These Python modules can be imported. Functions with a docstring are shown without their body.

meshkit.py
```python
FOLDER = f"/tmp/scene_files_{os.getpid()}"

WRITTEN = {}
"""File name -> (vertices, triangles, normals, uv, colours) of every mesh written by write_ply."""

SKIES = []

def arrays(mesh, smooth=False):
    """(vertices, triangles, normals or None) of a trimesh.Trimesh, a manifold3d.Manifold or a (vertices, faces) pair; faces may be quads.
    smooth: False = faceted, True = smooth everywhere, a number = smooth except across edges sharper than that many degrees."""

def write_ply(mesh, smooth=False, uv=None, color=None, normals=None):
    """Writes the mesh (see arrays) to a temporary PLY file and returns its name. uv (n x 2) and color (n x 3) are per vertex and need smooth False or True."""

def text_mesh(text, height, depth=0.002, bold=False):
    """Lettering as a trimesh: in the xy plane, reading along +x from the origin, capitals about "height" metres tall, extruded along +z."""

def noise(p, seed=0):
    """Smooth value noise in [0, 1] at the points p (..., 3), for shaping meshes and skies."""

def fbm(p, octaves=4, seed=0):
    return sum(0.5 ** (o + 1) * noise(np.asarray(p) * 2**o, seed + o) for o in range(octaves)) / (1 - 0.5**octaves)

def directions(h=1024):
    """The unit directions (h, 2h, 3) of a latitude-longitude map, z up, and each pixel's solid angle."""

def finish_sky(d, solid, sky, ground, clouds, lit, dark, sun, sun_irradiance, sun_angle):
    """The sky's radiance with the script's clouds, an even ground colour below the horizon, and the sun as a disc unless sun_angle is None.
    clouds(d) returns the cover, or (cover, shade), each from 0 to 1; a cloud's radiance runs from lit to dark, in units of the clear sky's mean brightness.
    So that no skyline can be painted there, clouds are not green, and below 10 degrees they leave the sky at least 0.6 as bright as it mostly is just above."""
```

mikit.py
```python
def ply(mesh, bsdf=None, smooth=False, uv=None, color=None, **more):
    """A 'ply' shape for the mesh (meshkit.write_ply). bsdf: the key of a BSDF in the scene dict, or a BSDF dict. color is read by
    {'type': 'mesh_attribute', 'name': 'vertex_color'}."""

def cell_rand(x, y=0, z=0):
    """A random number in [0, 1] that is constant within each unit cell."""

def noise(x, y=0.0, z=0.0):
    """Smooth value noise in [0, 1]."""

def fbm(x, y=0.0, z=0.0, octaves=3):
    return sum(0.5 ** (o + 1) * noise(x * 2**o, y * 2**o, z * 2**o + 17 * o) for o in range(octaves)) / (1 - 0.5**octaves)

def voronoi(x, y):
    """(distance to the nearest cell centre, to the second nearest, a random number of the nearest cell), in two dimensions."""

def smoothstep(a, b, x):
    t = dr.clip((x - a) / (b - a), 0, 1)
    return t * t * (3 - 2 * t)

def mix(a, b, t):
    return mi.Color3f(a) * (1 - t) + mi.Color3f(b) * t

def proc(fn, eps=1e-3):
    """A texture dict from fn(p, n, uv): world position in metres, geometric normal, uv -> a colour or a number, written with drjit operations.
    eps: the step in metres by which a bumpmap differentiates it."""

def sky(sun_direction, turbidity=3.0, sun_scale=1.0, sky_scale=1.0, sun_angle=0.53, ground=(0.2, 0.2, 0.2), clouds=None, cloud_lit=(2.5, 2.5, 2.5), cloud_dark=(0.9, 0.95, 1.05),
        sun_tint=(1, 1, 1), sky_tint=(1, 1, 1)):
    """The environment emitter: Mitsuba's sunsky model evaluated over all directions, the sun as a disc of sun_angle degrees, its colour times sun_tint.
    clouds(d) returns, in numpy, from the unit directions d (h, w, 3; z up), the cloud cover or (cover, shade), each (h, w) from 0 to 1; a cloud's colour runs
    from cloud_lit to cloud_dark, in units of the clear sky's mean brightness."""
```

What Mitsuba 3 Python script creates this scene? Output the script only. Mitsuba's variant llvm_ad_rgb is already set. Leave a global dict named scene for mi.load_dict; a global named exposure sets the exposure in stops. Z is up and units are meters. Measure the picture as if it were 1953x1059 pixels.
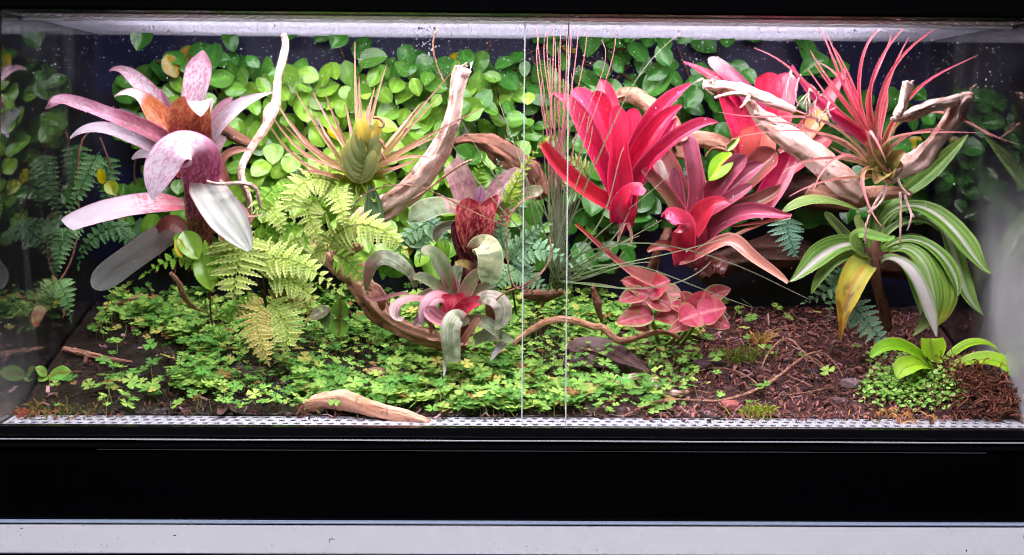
import math, random
import drjit as dr, numpy as np, trimesh, mitsuba as mi, mikit, meshkit
from scipy.interpolate import CubicSpline, PchipInterpolator
from shapely.geometry import Polygon, box as sbox, Point
from shapely import affinity

T = mi.ScalarTransform4f
scene, labels = {}, {}
rng = np.random.default_rng(7)
random.seed(7)

# ------------------------------------------------------------------ camera
F, YH, W, H = 2910.0, 245.0, 1953.0, 1059.0
YAW, ROLL, DIST = math.radians(1.0), math.radians(0.45), 1.8
fw = np.array([math.sin(YAW), math.cos(YAW), 0.0])
r0 = np.array([math.cos(YAW), -math.sin(YAW), 0.0])
rt = math.cos(ROLL) * r0 + math.sin(ROLL) * np.array([0, 0, 1.0])
up = math.cos(ROLL) * np.array([0, 0, 1.0]) - math.sin(ROLL) * r0
CAM = np.array([0.0, 0, 0.3525]) - DIST * fw
scene['camera'] = {'type': 'perspective', 'fov': 2 * math.degrees(math.atan(W / 2 / F)), 'fov_axis': 'x', 'near_clip': 0.05, 'far_clip': 60.0,
                   'principal_point_offset_x': 0.0, 'principal_point_offset_y': (H / 2 - YH) / H,
                   'to_world': T().look_at(origin=CAM.tolist(), target=(CAM + fw).tolist(), up=up.tolist())}
exposure = 0.0


def P(px, py, y):
    """The point of the place at depth y behind the front glass that was measured at (px, py) of the photograph."""
    d = (px - W / 2) / F * rt + (YH - py) / F * up + fw
    return CAM + d * ((y - CAM[1]) / d[1])


def S(p):
    return float((np.asarray(p) - CAM) @ fw) / F


def lin(c):
    c = np.asarray(c, float) / 255.0
    return np.where(c <= 0.04045, c / 12.92, ((c + 0.055) / 1.055) ** 2.4)


# ------------------------------------------------------------------ lamps
TOPZ = 0.4855                                   # underside of the tank's lid
LAMP = 38.0


def lamp(name, x0, x1, y0, y1, z, rad, label):
    b = trimesh.creation.box(extents=[x1 - x0 + .02, y1 - y0 + .02, .02])
    b.apply_translation([(x0 + x1) / 2, (y0 + y1) / 2, z + .0125])
    scene[name + '__casing'] = mikit.ply(b, {'type': 'diffuse', 'reflectance': {'type': 'rgb', 'value': [.02, .02, .02]}})
    v = np.array([[x0, y0, z], [x1, y0, z], [x1, y1, z], [x0, y1, z]])
    scene[name + '__diodes'] = {**mikit.ply((v, np.array([[0, 2, 1], [0, 3, 2]])), {'type': 'diffuse', 'reflectance': {'type': 'rgb', 'value': [.5, .5, .5]}}),
                                'emitter': {'type': 'area', 'radiance': {'type': 'rgb', 'value': [float(c) for c in rad]}}}
    labels[name] = {'label': label, 'category': 'lamp'}


lamp('led_lamp', -.51, .51, .05, .18, .545, LAMP * np.array([1.0, .96, 1.03]), 'long white LED lamp lying on the mesh lid near the front')
lamp('led_lamp_001', -.49, .51, .23, .32, .545, .62 * LAMP * np.array([1.0, .97, 1.04]), 'second white LED lamp lying on the mesh lid further back')
lamp('room_lamp', -.8, .8, -2.3, -1.3, 2.1, np.array([26.0, 25.4, 28.0]), 'white ceiling lamp panel of the room in front of the terrarium')

# ------------------------------------------------------------------ materials
MATS = {}


def rgb(*c):
    return {'type': 'rgb', 'value': [float(x) for x in c]}


def srgb(*c):
    return rgb(*lin(c))


def leafmat(rough, trans, weight, spec=.5, coat=0.0):
    def make(tex):
        gl = {'type': 'principled', 'base_color': tex, 'roughness': rough, 'specular': spec}
        if coat:
            gl.update(clearcoat=coat, clearcoat_gloss=.9)
        return {'type': 'blendbsdf', 'weight': weight, 'a': {'type': 'twosided', 'n': gl}, 'b': {'type': 'principledthin', 'base_color': tex, 'roughness': .6, 'diff_trans': trans}}
    return make


MATS['leaf_soft'] = leafmat(.5, 1.1, .45)
MATS['leaf_gloss'] = leafmat(.22, 1.0, .4, .55)
MATS['leaf_wax'] = leafmat(.24, .9, .3, .6, .6)
MATS['leaf_matte'] = leafmat(.7, 1.1, .4, .25)
MATS['vc_rough'] = lambda tex: {'type': 'twosided', 'n': {'type': 'principled', 'base_color': tex, 'roughness': .75, 'specular': .3}}
MATS['vc_wet'] = lambda tex: {'type': 'twosided', 'n': {'type': 'principled', 'base_color': tex, 'roughness': .35, 'specular': .5}}


def woodmat(a, b, c, rough=.7):
    a, b, c = (mi.Color3f(*[float(x) for x in lin(k)]) for k in (a, b, c))

    def col(p, n, uv):
        g = mikit.fbm(uv.x * 9, uv.y * 14, 0, 4)
        h = mikit.fbm(uv.x * 3 + 7, uv.y * 40, 3, 3)
        k = mikit.noise(p.x * 190, p.y * 190, p.z * 190)
        m = mikit.mix(a, b, mikit.smoothstep(.42, .75, g))
        m = mikit.mix(m, c, mikit.smoothstep(.62, .82, h) * .7)
        return mikit.mix(m, c, mikit.smoothstep(.8, .92, k) * .6)

    def bump(p, n, uv):
        return (.0034 * mikit.fbm(uv.x * 16, uv.y * 9, 0, 4)) + .0009 * mikit.fbm(p.x * 500, p.y * 500, p.z * 500, 2)
    return {'type': 'twosided', 'n': {'type': 'bumpmap', 'tex': mikit.proc(bump, 2e-4), 'scale': 1.0, 'bsdf': {'type': 'principled', 'base_color': mikit.proc(col), 'roughness': rough, 'specular': .3}}}


scene['wood_pale'] = woodmat((224, 190, 178), (190, 144, 128), (112, 70, 56))
scene['wood_tan'] = woodmat((188, 138, 116), (150, 100, 80), (84, 50, 38))
scene['wood_brown'] = woodmat((122, 80, 64), (88, 56, 44), (48, 30, 24))
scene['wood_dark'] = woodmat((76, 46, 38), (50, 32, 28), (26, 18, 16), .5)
scene['black_frame'] = {'type': 'principled', 'base_color': rgb(.0012, .0012, .0015), 'roughness': .35, 'specular': .04}
scene['black_gloss'] = {'type': 'principled', 'base_color': rgb(.004, .004, .005), 'roughness': .12, 'specular': .5}


def alu_bump(p, n, uv):
    return .0002 * mikit.fbm(p.x * 60, p.y * 900, 0, 2)


scene['metal_plate'] = {'type': 'twosided', 'n': {'type': 'principled', 'base_color': rgb(.40, .39, .44), 'roughness': .45, 'metallic': .3, 'specular': .5}}
scene['dim_metal'] = {'type': 'principled', 'base_color': rgb(.10, .10, .12), 'roughness': .4, 'metallic': .5}  # dimmer tone for the fainter painted highlight line
scene['wood_peach'] = woodmat((216, 160, 132), (188, 128, 100), (112, 66, 50))
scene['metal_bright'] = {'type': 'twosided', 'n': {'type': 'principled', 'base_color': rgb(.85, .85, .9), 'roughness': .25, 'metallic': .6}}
scene['wire_steel'] = {'type': 'principled', 'base_color': rgb(.15, .145, .18), 'roughness': .5, 'metallic': .3}
scene['lid_metal'] = {'type': 'twosided', 'n': {'type': 'principled', 'base_color': rgb(.24, .23, .28), 'roughness': .5, 'metallic': .3}}
scene['edge_glass'] = {'type': 'twosided', 'n': {'type': 'principled', 'base_color': rgb(.8, .82, .82), 'roughness': .25, 'specular': .6}}
scene['glass_clear'] = {'type': 'thindielectric', 'int_ior': 1.5}


def back_col(p, n, uv):
    a = mikit.smoothstep(.45, .8, mikit.fbm(p.x * 6, 0, p.z * 9, 3))
    return mikit.mix((.010, .010, .038), (.014, .012, .016), a)


scene['back_panel'] = {'type': 'twosided', 'n': {'type': 'principled', 'base_color': mikit.proc(back_col), 'roughness': .3, 'specular': .4}}


def fog(yedge, soft, top, amount):
    def w(p, n, uv):
        s = mikit.smoothstep(yedge + soft, yedge - soft, p.y) * (1 - mikit.smoothstep(top - .13, top + .09, p.z + .10 * (mikit.noise(p.y * 9, p.z * 7) - .5)))
        streak = mikit.smoothstep(.55, .9, mikit.fbm(p.y * 22 + p.z * 9, p.z * 4 - p.y * 3, 0, 3)) * .10
        return amount * s * (.75 + .25 * mikit.fbm(p.y * 12, p.z * 12, 1, 3)) + streak * .5 + .015
    return w


FOGC = {'type': 'principledthin', 'base_color': rgb(.80, .78, .84), 'roughness': .7, 'diff_trans': 1.0}
scene['glass_fog_right'] = {'type': 'blendbsdf', 'weight': mikit.proc(fog(.20, .06, .28, .74)), 'a': {'type': 'thindielectric', 'int_ior': 1.5}, 'b': FOGC}
scene['glass_fog_left'] = {'type': 'blendbsdf', 'weight': mikit.proc(fog(.13, .07, .10, .24)), 'a': {'type': 'thindielectric', 'int_ior': 1.5}, 'b': FOGC}

# ------------------------------------------------------------------ helpers
used = {}


def numbered(k):
    n = used.get(k, 0)
    used[k] = n + 1
    return k if n == 0 else f'{k}_{n:03d}'


def tag(key, label=None, cat=None, group=None, kind=None):
    labels.setdefault(key, {}).update({a: b for a, b in (('label', label), ('category', cat), ('group', group), ('kind', kind)) if b})
    return key


def thing(name, label, cat, group=None):
    return tag(numbered(name), label, cat, group)


PEND = []


def part(parent, name, mesh, bsdf, smooth=False, uv=None, color=None):
    k = numbered(parent + '__' + name if parent else name)
    put(k, mesh, bsdf, smooth, uv, color)
    return k


def put(k, mesh, bsdf, smooth=False, uv=None, color=None):
    """Coloured meshes wait for flush(), which gives each its colours as uv in the plane of its family's colours."""
    if color is None:
        scene[k] = mikit.ply(mesh, bsdf, smooth, uv=uv)
    else:
        scene[k] = {}
        PEND.append((k, mesh, bsdf, smooth, np.asarray(color, float)))


PLANES = {'leaf_soft': 28, 'leaf_matte': 5, 'leaf_gloss': 4, 'leaf_wax': 16, 'vc_rough': 5, 'vc_wet': 1}


def flush():
    """Sorts the coloured pieces of each material into a few planes of colour space (k-planes) and stores each vertex's colour as uv in its plane."""
    for mat in sorted({it[2] for it in PEND}):
        its = [it for it in PEND if it[2] == mat]
        pc = [it[4][np.random.default_rng(len(it[4])).permutation(len(it[4]))[:120]] for it in its]
        means = np.array([c.mean(0) for c in pc])
        K = min(PLANES[mat], len(its))
        seeds = [int(np.argmax(np.linalg.norm(means - means.mean(0), axis=1)))]
        while len(seeds) < K:
            seeds.append(int(np.argmax(np.min([np.linalg.norm(means - means[s], axis=1) for s in seeds], axis=0))))
        lab = np.argmin([np.linalg.norm(means - means[s], axis=1) for s in seeds], axis=0)
        for _ in range(14):
            pl = []
            for k in range(K):
                c = np.concatenate([pc[i] for i in range(len(pc)) if lab[i] == k] or [pc[0]])
                ev, ax = np.linalg.eigh(np.cov((c - c.mean(0)).T) + 1e-9 * np.eye(3))
                pl.append((c.mean(0), ax[:, 2], ax[:, 1], ax[:, 0]))
            lab = np.array([int(np.argmin([(((c - q[0]) @ q[3]) ** 2).mean() + 2e-3 * ((c.mean(0) - q[0]) ** 2).sum() for q in pl])) for c in pc])
        for k in range(K):                                      # the final planes, fitted to the final sorting
            if (lab == k).any():
                c = np.concatenate([pc[i] for i in range(len(pc)) if lab[i] == k])
                ev, ax = np.linalg.eigh(np.cov((c - c.mean(0)).T) + 1e-9 * np.eye(3))
                pl[k] = (c.mean(0), ax[:, 2], ax[:, 1], ax[:, 0])
        for k in sorted(set(lab.tolist())):
            mean, a, d = (mi.Color3f(*[float(x) for x in v]) for v in pl[k][:3])

            def col(p, n, uv, m=mean, a=a, d=d):
                return mi.Color3f(*[dr_max(m[j] + a[j] * uv.x + d[j] * uv.y) for j in range(3)])
            key = f'paint_{mat}_{k}'
            scene[key] = MATS[mat](mikit.proc(col))
            for it, l in zip(its, lab):
                if l == k:
                    q = it[4] - pl[k][0]
                    scene[it[0]] = mikit.ply(it[1], key, it[3], uv=np.stack([q @ pl[k][1], q @ pl[k][2]], 1))
        if 'DEBUG' in globals():
            print(mat, len(its), 'worst residual', max(float(np.abs((c - pl[l][0]) @ pl[l][3]).max()) for c, l in zip(pc, lab)), 'rms', np.mean([((c - pl[l][0]) @ pl[l][3]) ** 2 @ np.ones(len(c)) / len(c) for c, l in zip(pc, lab)]) ** .5)


def dr_max(x):
    return dr.clip(x, .002, .95)


def bx(x0, x1, y0, y1, z0, z1, bev=0.0):
    if bev:
        m = trimesh.convex.convex_hull(np.array([[a + s * bev * (i != 0), b + t * bev * (i != 1), c + u * bev * (i != 2)] for a, s in ((x0, 1), (x1, -1)) for b, t in ((y0, 1), (y1, -1)) for c, u in ((z0, 1), (z1, -1)) for i in range(3)]))
        return m
    m = trimesh.creation.box(extents=[x1 - x0, y1 - y0, z1 - z0])
    m.apply_translation([(x0 + x1) / 2, (y0 + y1) / 2, (z0 + z1) / 2])
    return m


def norm(a):
    return a / np.maximum(np.linalg.norm(a, axis=-1, keepdims=True), 1e-9)


def spline(pts, n):
    pts = np.asarray(pts, float)
    d = np.r_[0, np.cumsum(np.sqrt(np.linalg.norm(np.diff(pts, axis=0), axis=1)) + 1e-6)]
    d /= d[-1]
    fine = CubicSpline(d, pts)(np.linspace(0, 1, 8 * n)) if len(pts) > 2 else pts[0] + (pts[1] - pts[0]) * np.linspace(0, 1, 8 * n)[:, None]
    L = np.r_[0, np.cumsum(np.linalg.norm(np.diff(fine, axis=0), axis=1))]
    s = np.linspace(0, L[-1], n)
    c = np.stack([np.interp(s, L, fine[:, k]) for k in range(3)], 1)
    ctrl = np.interp(d, np.linspace(0, 1, 8 * n), L / L[-1])
    return c, ctrl, L[-1]


def tangents(c):
    return norm(np.gradient(c, axis=0))


def tube(pts, rad, sides=8, n=None, rough=0.0, seed=0, cap=True, px=True):
    """pts in metres; radii in metres. Returns V, F, UV."""
    n = n or max(6, 5 * len(pts))
    c, ctrl, L = spline(pts, n)
    r = np.interp(np.linspace(0, 1, n), ctrl, np.broadcast_to(rad, len(pts)))
    t = tangents(c)
    a = np.cross(t[0], [0.3, -1, .2]); a /= np.linalg.norm(a)
    V, UV = [], []
    dist = np.linspace(0, L, n)
    for i in range(n):
        a = norm(a - t[i] * (a @ t[i]))
        b = np.cross(t[i], a)
        th = np.arange(sides + 1) * 2 * np.pi / sides
        ring = c[i] + r[i] * (np.cos(th)[:, None] * a + np.sin(th)[:, None] * b)
        if rough:
            q = np.c_[np.cos(th) * 1.3, np.sin(th) * 1.3, np.full(sides + 1, dist[i] / (r.mean() * 3.0))]
            k = meshkit.fbm(q + seed * 3.1, 3, seed) - .5
            k2 = meshkit.noise(q * [4, 4, .5] + seed, seed + 5) - .5
            ring = c[i] + (ring - c[i]) * (1 + rough * (1.6 * k + 1.1 * k2))[:, None]
        V.append(ring)
        UV.append(np.c_[th / (2 * np.pi), np.full(sides + 1, dist[i] / (r.mean() * 25 + .02))])
    V, UV = np.concatenate(V), np.concatenate(UV)
    m = sides + 1
    i, j = np.meshgrid(np.arange(n - 1), np.arange(sides), indexing='ij')
    q = np.stack([i * m + j, i * m + j + 1, (i + 1) * m + j + 1, (i + 1) * m + j], -1).reshape(-1, 4)
    Fc = np.vstack([q[:, [0, 1, 2]], q[:, [0, 2, 3]]])
    if cap:
        for e, s in ((0, 1), (n - 1, -1)):
            V = np.vstack([V, c[e] - s * t[e] * r[e] * .35]); UV = np.vstack([UV, [.5, UV[e * m][1]]])
            k = np.arange(sides)
            tri = np.stack([np.full(sides, len(V) - 1), e * m + k + 1, e * m + k], 1)
            Fc = np.vstack([Fc, tri if s == 1 else tri[:, ::-1]])
    return V, Fc, UV


def pxtube(pts, wid, **k):
    p = [P(*q) for q in pts]
    return tube(p, [w / 2 * S(q) for w, q in zip(np.broadcast_to(wid, len(pts)), p)], **k)


# colours: stops along the leaf, edge, midrib, mottling, stripes
CT = .82


def paint(spec, u, v, Lm, wm, seed):
    r = np.random.default_rng(seed)
    st = spec['stops']
    c = np.stack([np.interp(v, [s[0] for s in st], [lin(s[1])[k] for s in st]) for k in range(3)], -1)
    if 'str' in spec:                                    # lengthwise stripes
        col, n, amt = spec['str']
        g = meshkit.noise(np.stack([u * n + seed % 97, v * 1.5, u * 0], -1), seed % 1000)
        c = c + (lin(col) - c) * (amt * np.clip((g - .45) * 4, 0, 1))[..., None]
    if 'band' in spec:                                   # broad pale centre band
        col, wd = spec['band']
        k = np.clip((wd - np.abs(u + .12 * np.sin(v * 3 + seed))) / .12, 0, 1) * np.clip(v * 6, 0, 1)
        c = c + (lin(col) - c) * k[..., None]
    if 'cross' in spec:
        col, n, amt = spec['cross']
        g = meshkit.noise(np.stack([u * 1.6, v * Lm * n, u * 0 + .5], -1), seed % 1000)
        c = c + (lin(col) - c) * (amt * np.clip((g - .5) * 6, 0, 1))[..., None]
    if 'mott' in spec:
        col, fr, amt, v0, v1 = spec['mott']
        g = meshkit.fbm(np.stack([u * wm * fr * .5, v * Lm * fr * .35, u * 0 + seed % 31], -1), 2, seed % 1000)
        k = np.clip((g - .5) * 9, 0, 1) * amt * np.clip((v - v0) * 8, 0, 1) * np.clip((v1 - v) * 8, 0, 1)
        c = c + (lin(col) - c) * k[..., None]
    if 'mid' in spec:
        col, wd = spec['mid']
        c = c + (lin(col) - c) * np.clip(1 - np.abs(u) / wd, 0, 1)[..., None] * .8
    if 'edge' in spec:
        col, wd = spec['edge']
        k = np.clip((np.abs(u) - (1 - wd)) / wd * 1.6, 0, 1)
        c = c + (lin(col) - c) * k[..., None]
    if 'tip' in spec:
        col, v0 = spec['tip']
        c = c + (lin(col) - c) * np.clip((v - v0) / (1 - v0) * 1.5, 0, 1)[..., None]
    g = meshkit.fbm(np.stack([u * 1.5, v * 4, u * 0 + seed % 57], -1), 3, seed % 911)
    c = c * (.82 + .36 * g)[..., None] * (1 + spec.get('var', .08) * (r.random() - .5) * 2)
    return np.clip(c * CT, 0.0, .92)


_seed = [100]


def strap(pts, wid, spec, hint=(0, -.8, .6), chan=.25, nv=None, nu=None, rnd=None, wave=0.0, roll=0.0, metric=False):
    """A leaf along measured points: V, F, UV, colours."""
    _seed[0] += 1
    seed = _seed[0]
    r = np.random.default_rng(seed)
    p = np.asarray(pts, float) if metric else np.array([P(*q) for q in pts])
    wm = np.asarray(wid, float) if metric else np.array([w * S(q) for w, q in zip(wid, p)])
    mx = wm.max()
    if nv is None:
        L0 = np.linalg.norm(np.diff(p, axis=0), axis=1).sum()
        nv = int(np.clip(L0 / .0021, 10, 84))
    if nu is None:
        nu = int(np.clip(mx / .0018, 3, 24)) | 1
    c, ctrl, L = spline(p, nv)
    v = np.linspace(0, 1, nv)
    w = PchipInterpolator(ctrl, wm)(v) if len(wm) > 2 else np.interp(v, ctrl, wm)
    if rnd is None:
        rnd = wid[-1] > (8 if not metric else .006)
    if rnd:
        k = np.clip((v - .86) / .14, 0, 1)
        w = w * np.sqrt(np.maximum(1 - (k * .985) ** 2, 0.0))
    t = tangents(c)
    hn = np.asarray(hint, float)
    hn = np.broadcast_to(hn, c.shape) if hn.ndim == 1 else np.stack([np.interp(v, ctrl, hn[:, k]) for k in range(3)], 1)
    s = norm(np.cross(t, hn))
    for _ in range(3):
        s[1:-1] = norm(s[:-2] + 2 * s[1:-1] + s[2:])
    n = norm(np.cross(s, t))
    rl = np.asarray(roll, float)
    rl = np.interp(v, ctrl, rl) if rl.ndim else np.full(nv, float(rl))
    if np.any(rl):
        s, n = s * np.cos(rl)[:, None] + n * np.sin(rl)[:, None], n * np.cos(rl)[:, None] - s * np.sin(rl)[:, None]
    u = np.linspace(-1, 1, nu)
    U, Vv = np.meshgrid(u, v)
    off = chan * (U ** 2 - .35) * (w / 2)[:, None]
    off = off - .05 * np.exp(-(U / .16) ** 2) * (w / 2)[:, None]
    if wave:
        off = off + wave * (w / 2)[:, None] * np.abs(U) * np.sin(Vv * L / .018 + np.sign(U) * 1.1 + seed)
    off = off + .10 * (meshkit.noise(np.stack([U * .9 + seed, Vv * L * 45, U * 0], -1), seed % 1000) - .5) * (w / 2)[:, None]
    V = c[:, None] + s[:, None] * (U * (w / 2)[:, None])[..., None] + n[:, None] * off[..., None]
    i, j = np.meshgrid(np.arange(nv - 1), np.arange(nu - 1), indexing='ij')
    q = np.stack([i * nu + j, i * nu + j + 1, (i + 1) * nu + j + 1, (i + 1) * nu + j], -1).reshape(-1, 4)
    Fc = np.vstack([q[:, [0, 1, 2]], q[:, [0, 2, 3]]])
    col = paint(spec, U.ravel(), Vv.ravel(), L, mx, seed)
    return V.reshape(-1, 3), Fc, np.c_[U.ravel() * .5 + .5, Vv.ravel()], col


def leaf(parent, pts, wid, spec, mat, name='leaf', **k):
    V, Fc, UV, col = strap(pts, wid, spec, **k)
    return part(parent, name, (V, Fc), mat, True, UV, col)


def cat(items):
    """Joins (V, F, colours) of pieces."""
    V, Fs, C, o = [], [], [], 0
    for v, f, c in items:
        V.append(v); Fs.append(np.asarray(f) + o); C.append(np.broadcast_to(c, v.shape)); o += len(v)
    return np.concatenate(V), np.concatenate(Fs), np.concatenate(C)


# ------------------------------------------------------------------ the ground
def soil_z(x, y):
    x, y = np.asarray(x, float), np.asarray(y, float)
    z = .0008 + .235 * np.maximum(y - .06, 0)
    q = np.stack([x * 9, y * 9, x * 0], -1)
    z = z + .016 * (meshkit.fbm(q, 3, 3) - .5) * np.clip((y - .05) / .06, 0.04, 1)
    z = z + .048 * np.exp(-(((x - .59) / .07) ** 2 + ((y - .13) / .06) ** 2))
    z = z + .018 * np.exp(-(((x + .50) / .09) ** 2 + ((y - .28) / .09) ** 2))
    return z


def G(px, py, lift=0.0):
    lo, hi = .03, .447
    for _ in range(30):
        m = (lo + hi) / 2
        p = P(px, py, m)
        if p[2] > soil_z(p[0], p[1]) + lift:
            lo = m
        else:
            hi = m
    return P(px, py, lo)


def Gy(px, py, lift=0.0):
    p = G(px, py, lift)
    return (px, py, p[1])


gx, gy = np.linspace(-.598, .620, 300), np.linspace(.0605, .448, 110)
GX, GY = np.meshgrid(gx, gy)
GZ = soil_z(GX, GY)
fine = meshkit.fbm(np.stack([GX * 130, GY * 130, GX * 0], -1), 3, 9)
GZ = GZ + .006 * (fine - .5)
lip = GY < .0625
GZv = np.where(lip, -.03, GZ)
V = np.stack([GX, GY, GZv], -1).reshape(-1, 3)
nu_ = len(gx)
i, j = np.meshgrid(np.arange(len(gy) - 1), np.arange(nu_ - 1), indexing='ij')
q = np.stack([i * nu_ + j, i * nu_ + j + 1, (i + 1) * nu_ + j + 1, (i + 1) * nu_ + j], -1).reshape(-1, 4)
side = np.clip((GX + .05) / .25 + (meshkit.fbm(np.stack([GX * 14, GY * 14, GX * 0], -1), 2, 4) - .5), 0, 1)[..., None]
tone = (.55 + .9 * meshkit.fbm(np.stack([GX * 300, GY * 300, GX * 0], -1), 2, 2))[..., None]
sc_ = (lin((36, 28, 24)) * (1 - side) + lin((70, 44, 44)) * side) * tone
put('soil', (V, np.vstack([q[:, [0, 1, 2]], q[:, [0, 2, 3]]])), 'vc_wet', True, None, sc_.reshape(-1, 3))
tag('soil', kind='structure')

# ------------------------------------------------------------------ the tank
tk = thing('terrarium', 'black framed glass terrarium with two sliding front doors, planted inside', 'terrarium')
part(tk, 'top_bar', bx(-.72, .72, -.030, .012, TOPZ + .0005, .62, .003), 'black_frame')
part(tk, 'base_panel', bx(-.72, .72, -.016, .008, -.1065, -.0235, .002), 'black_frame')
part(tk, 'base_trim', bx(-.72, .72, -.020, .006, -.0225, -.0115, .0015), 'black_gloss')
part(tk, 'door_track', bx(-.61, .63, -.013, -.007, -.0105, .0015, .001), 'black_gloss')
part(tk, 'door_track', bx(-.61, .63, -.003, .0035, -.0105, .0010, .001), 'black_gloss')
part(tk, 'track_rail', bx(.0, .61, -.0062, -.0046, -.0105, -.0035), 'metal_bright')  # bright strip standing in for the highlight along the right half of the track
part(tk, 'track_rail', bx(-.61, .63, -.0235, -.0205, -.0122, -.0112), 'metal_bright')  # thin bright strip drawn as the highlight on the trim edge
part(tk, 'track_rail', bx(-.48, .56, -.0185, -.0165, -.0247, -.0240), 'dim_metal')  # fainter highlight line, its dimness set by colour
part(tk, 'floor_panel', bx(-.606, .628, .0045, .456, -.060, -.050), 'black_frame')
part(tk, 'back_panel', bx(-.606, .628, .4505, .456, -.049, TOPZ + .01), 'back_panel')


def perforated(x0, x1, y0, y1, z, rows, pitch, hx, hy, th=.0012):
    base = sbox(x0, y0, x1, y1)
    holes = []
    for k, yy in enumerate(rows):
        xs = np.arange(x0 + pitch * (.6 + .5 * (k % 2)), x1 - pitch * .4, pitch)
        for xx in xs:
            holes.append([(xx + hx * math.cos(a), yy + hy * math.sin(a)) for a in np.arange(8) * math.pi / 4 + .39])
    m = trimesh.creation.extrude_polygon(Polygon(base.exterior.coords, holes), th, engine='earcut')
    m.apply_translation([0, 0, z])
    return m


part(tk, 'perforated_ledge', perforated(-.598, .620, .0045, .0595, -.0008, (.0150, .0345, .0520), .0135, .0041, .0050), 'metal_plate')
part(tk, 'ledge_lip', bx(-.598, .620, .0038, .0044, -.012, .0010), 'metal_plate')
part(tk, 'vent_strip', perforated(-.598, .620, .014, .074, TOPZ - .001, (.028, .044, .060), .0135, .0036, .0040), 'lid_metal')
part(tk, 'lid_rail', bx(-.598, .620, .075, .081, TOPZ - .0045, TOPZ + .004, .001), 'metal_bright')
wires = [bx(-.598, .620, yy, yy + .0007, TOPZ - .0003, TOPZ + .0004) for yy in np.arange(.083, .447, .0042)]
wires += [bx(xx, xx + .0007, .082, .4485, TOPZ + .0005, TOPZ + .0012) for xx in np.arange(-.597, .619, .0042)]
tag(part(tk, 'lid_mesh', trimesh.util.concatenate(wires), 'wire_steel'), kind='stuff')


def sheet(o, a, b):
    o, a, b = map(np.asarray, (o, a, b))
    return np.array([o, o + a, o + a + b, o + b], float), np.array([[0, 1, 2], [0, 2, 3]])


part(tk, 'side_pane', sheet((-.601, .004, -.045), (0, .446, 0), (0, 0, TOPZ + .05)), 'glass_fog_left')
part(tk, 'side_pane', sheet((.623, .004, -.045), (0, .446, 0), (0, 0, TOPZ + .05)), 'glass_fog_right')
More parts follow.
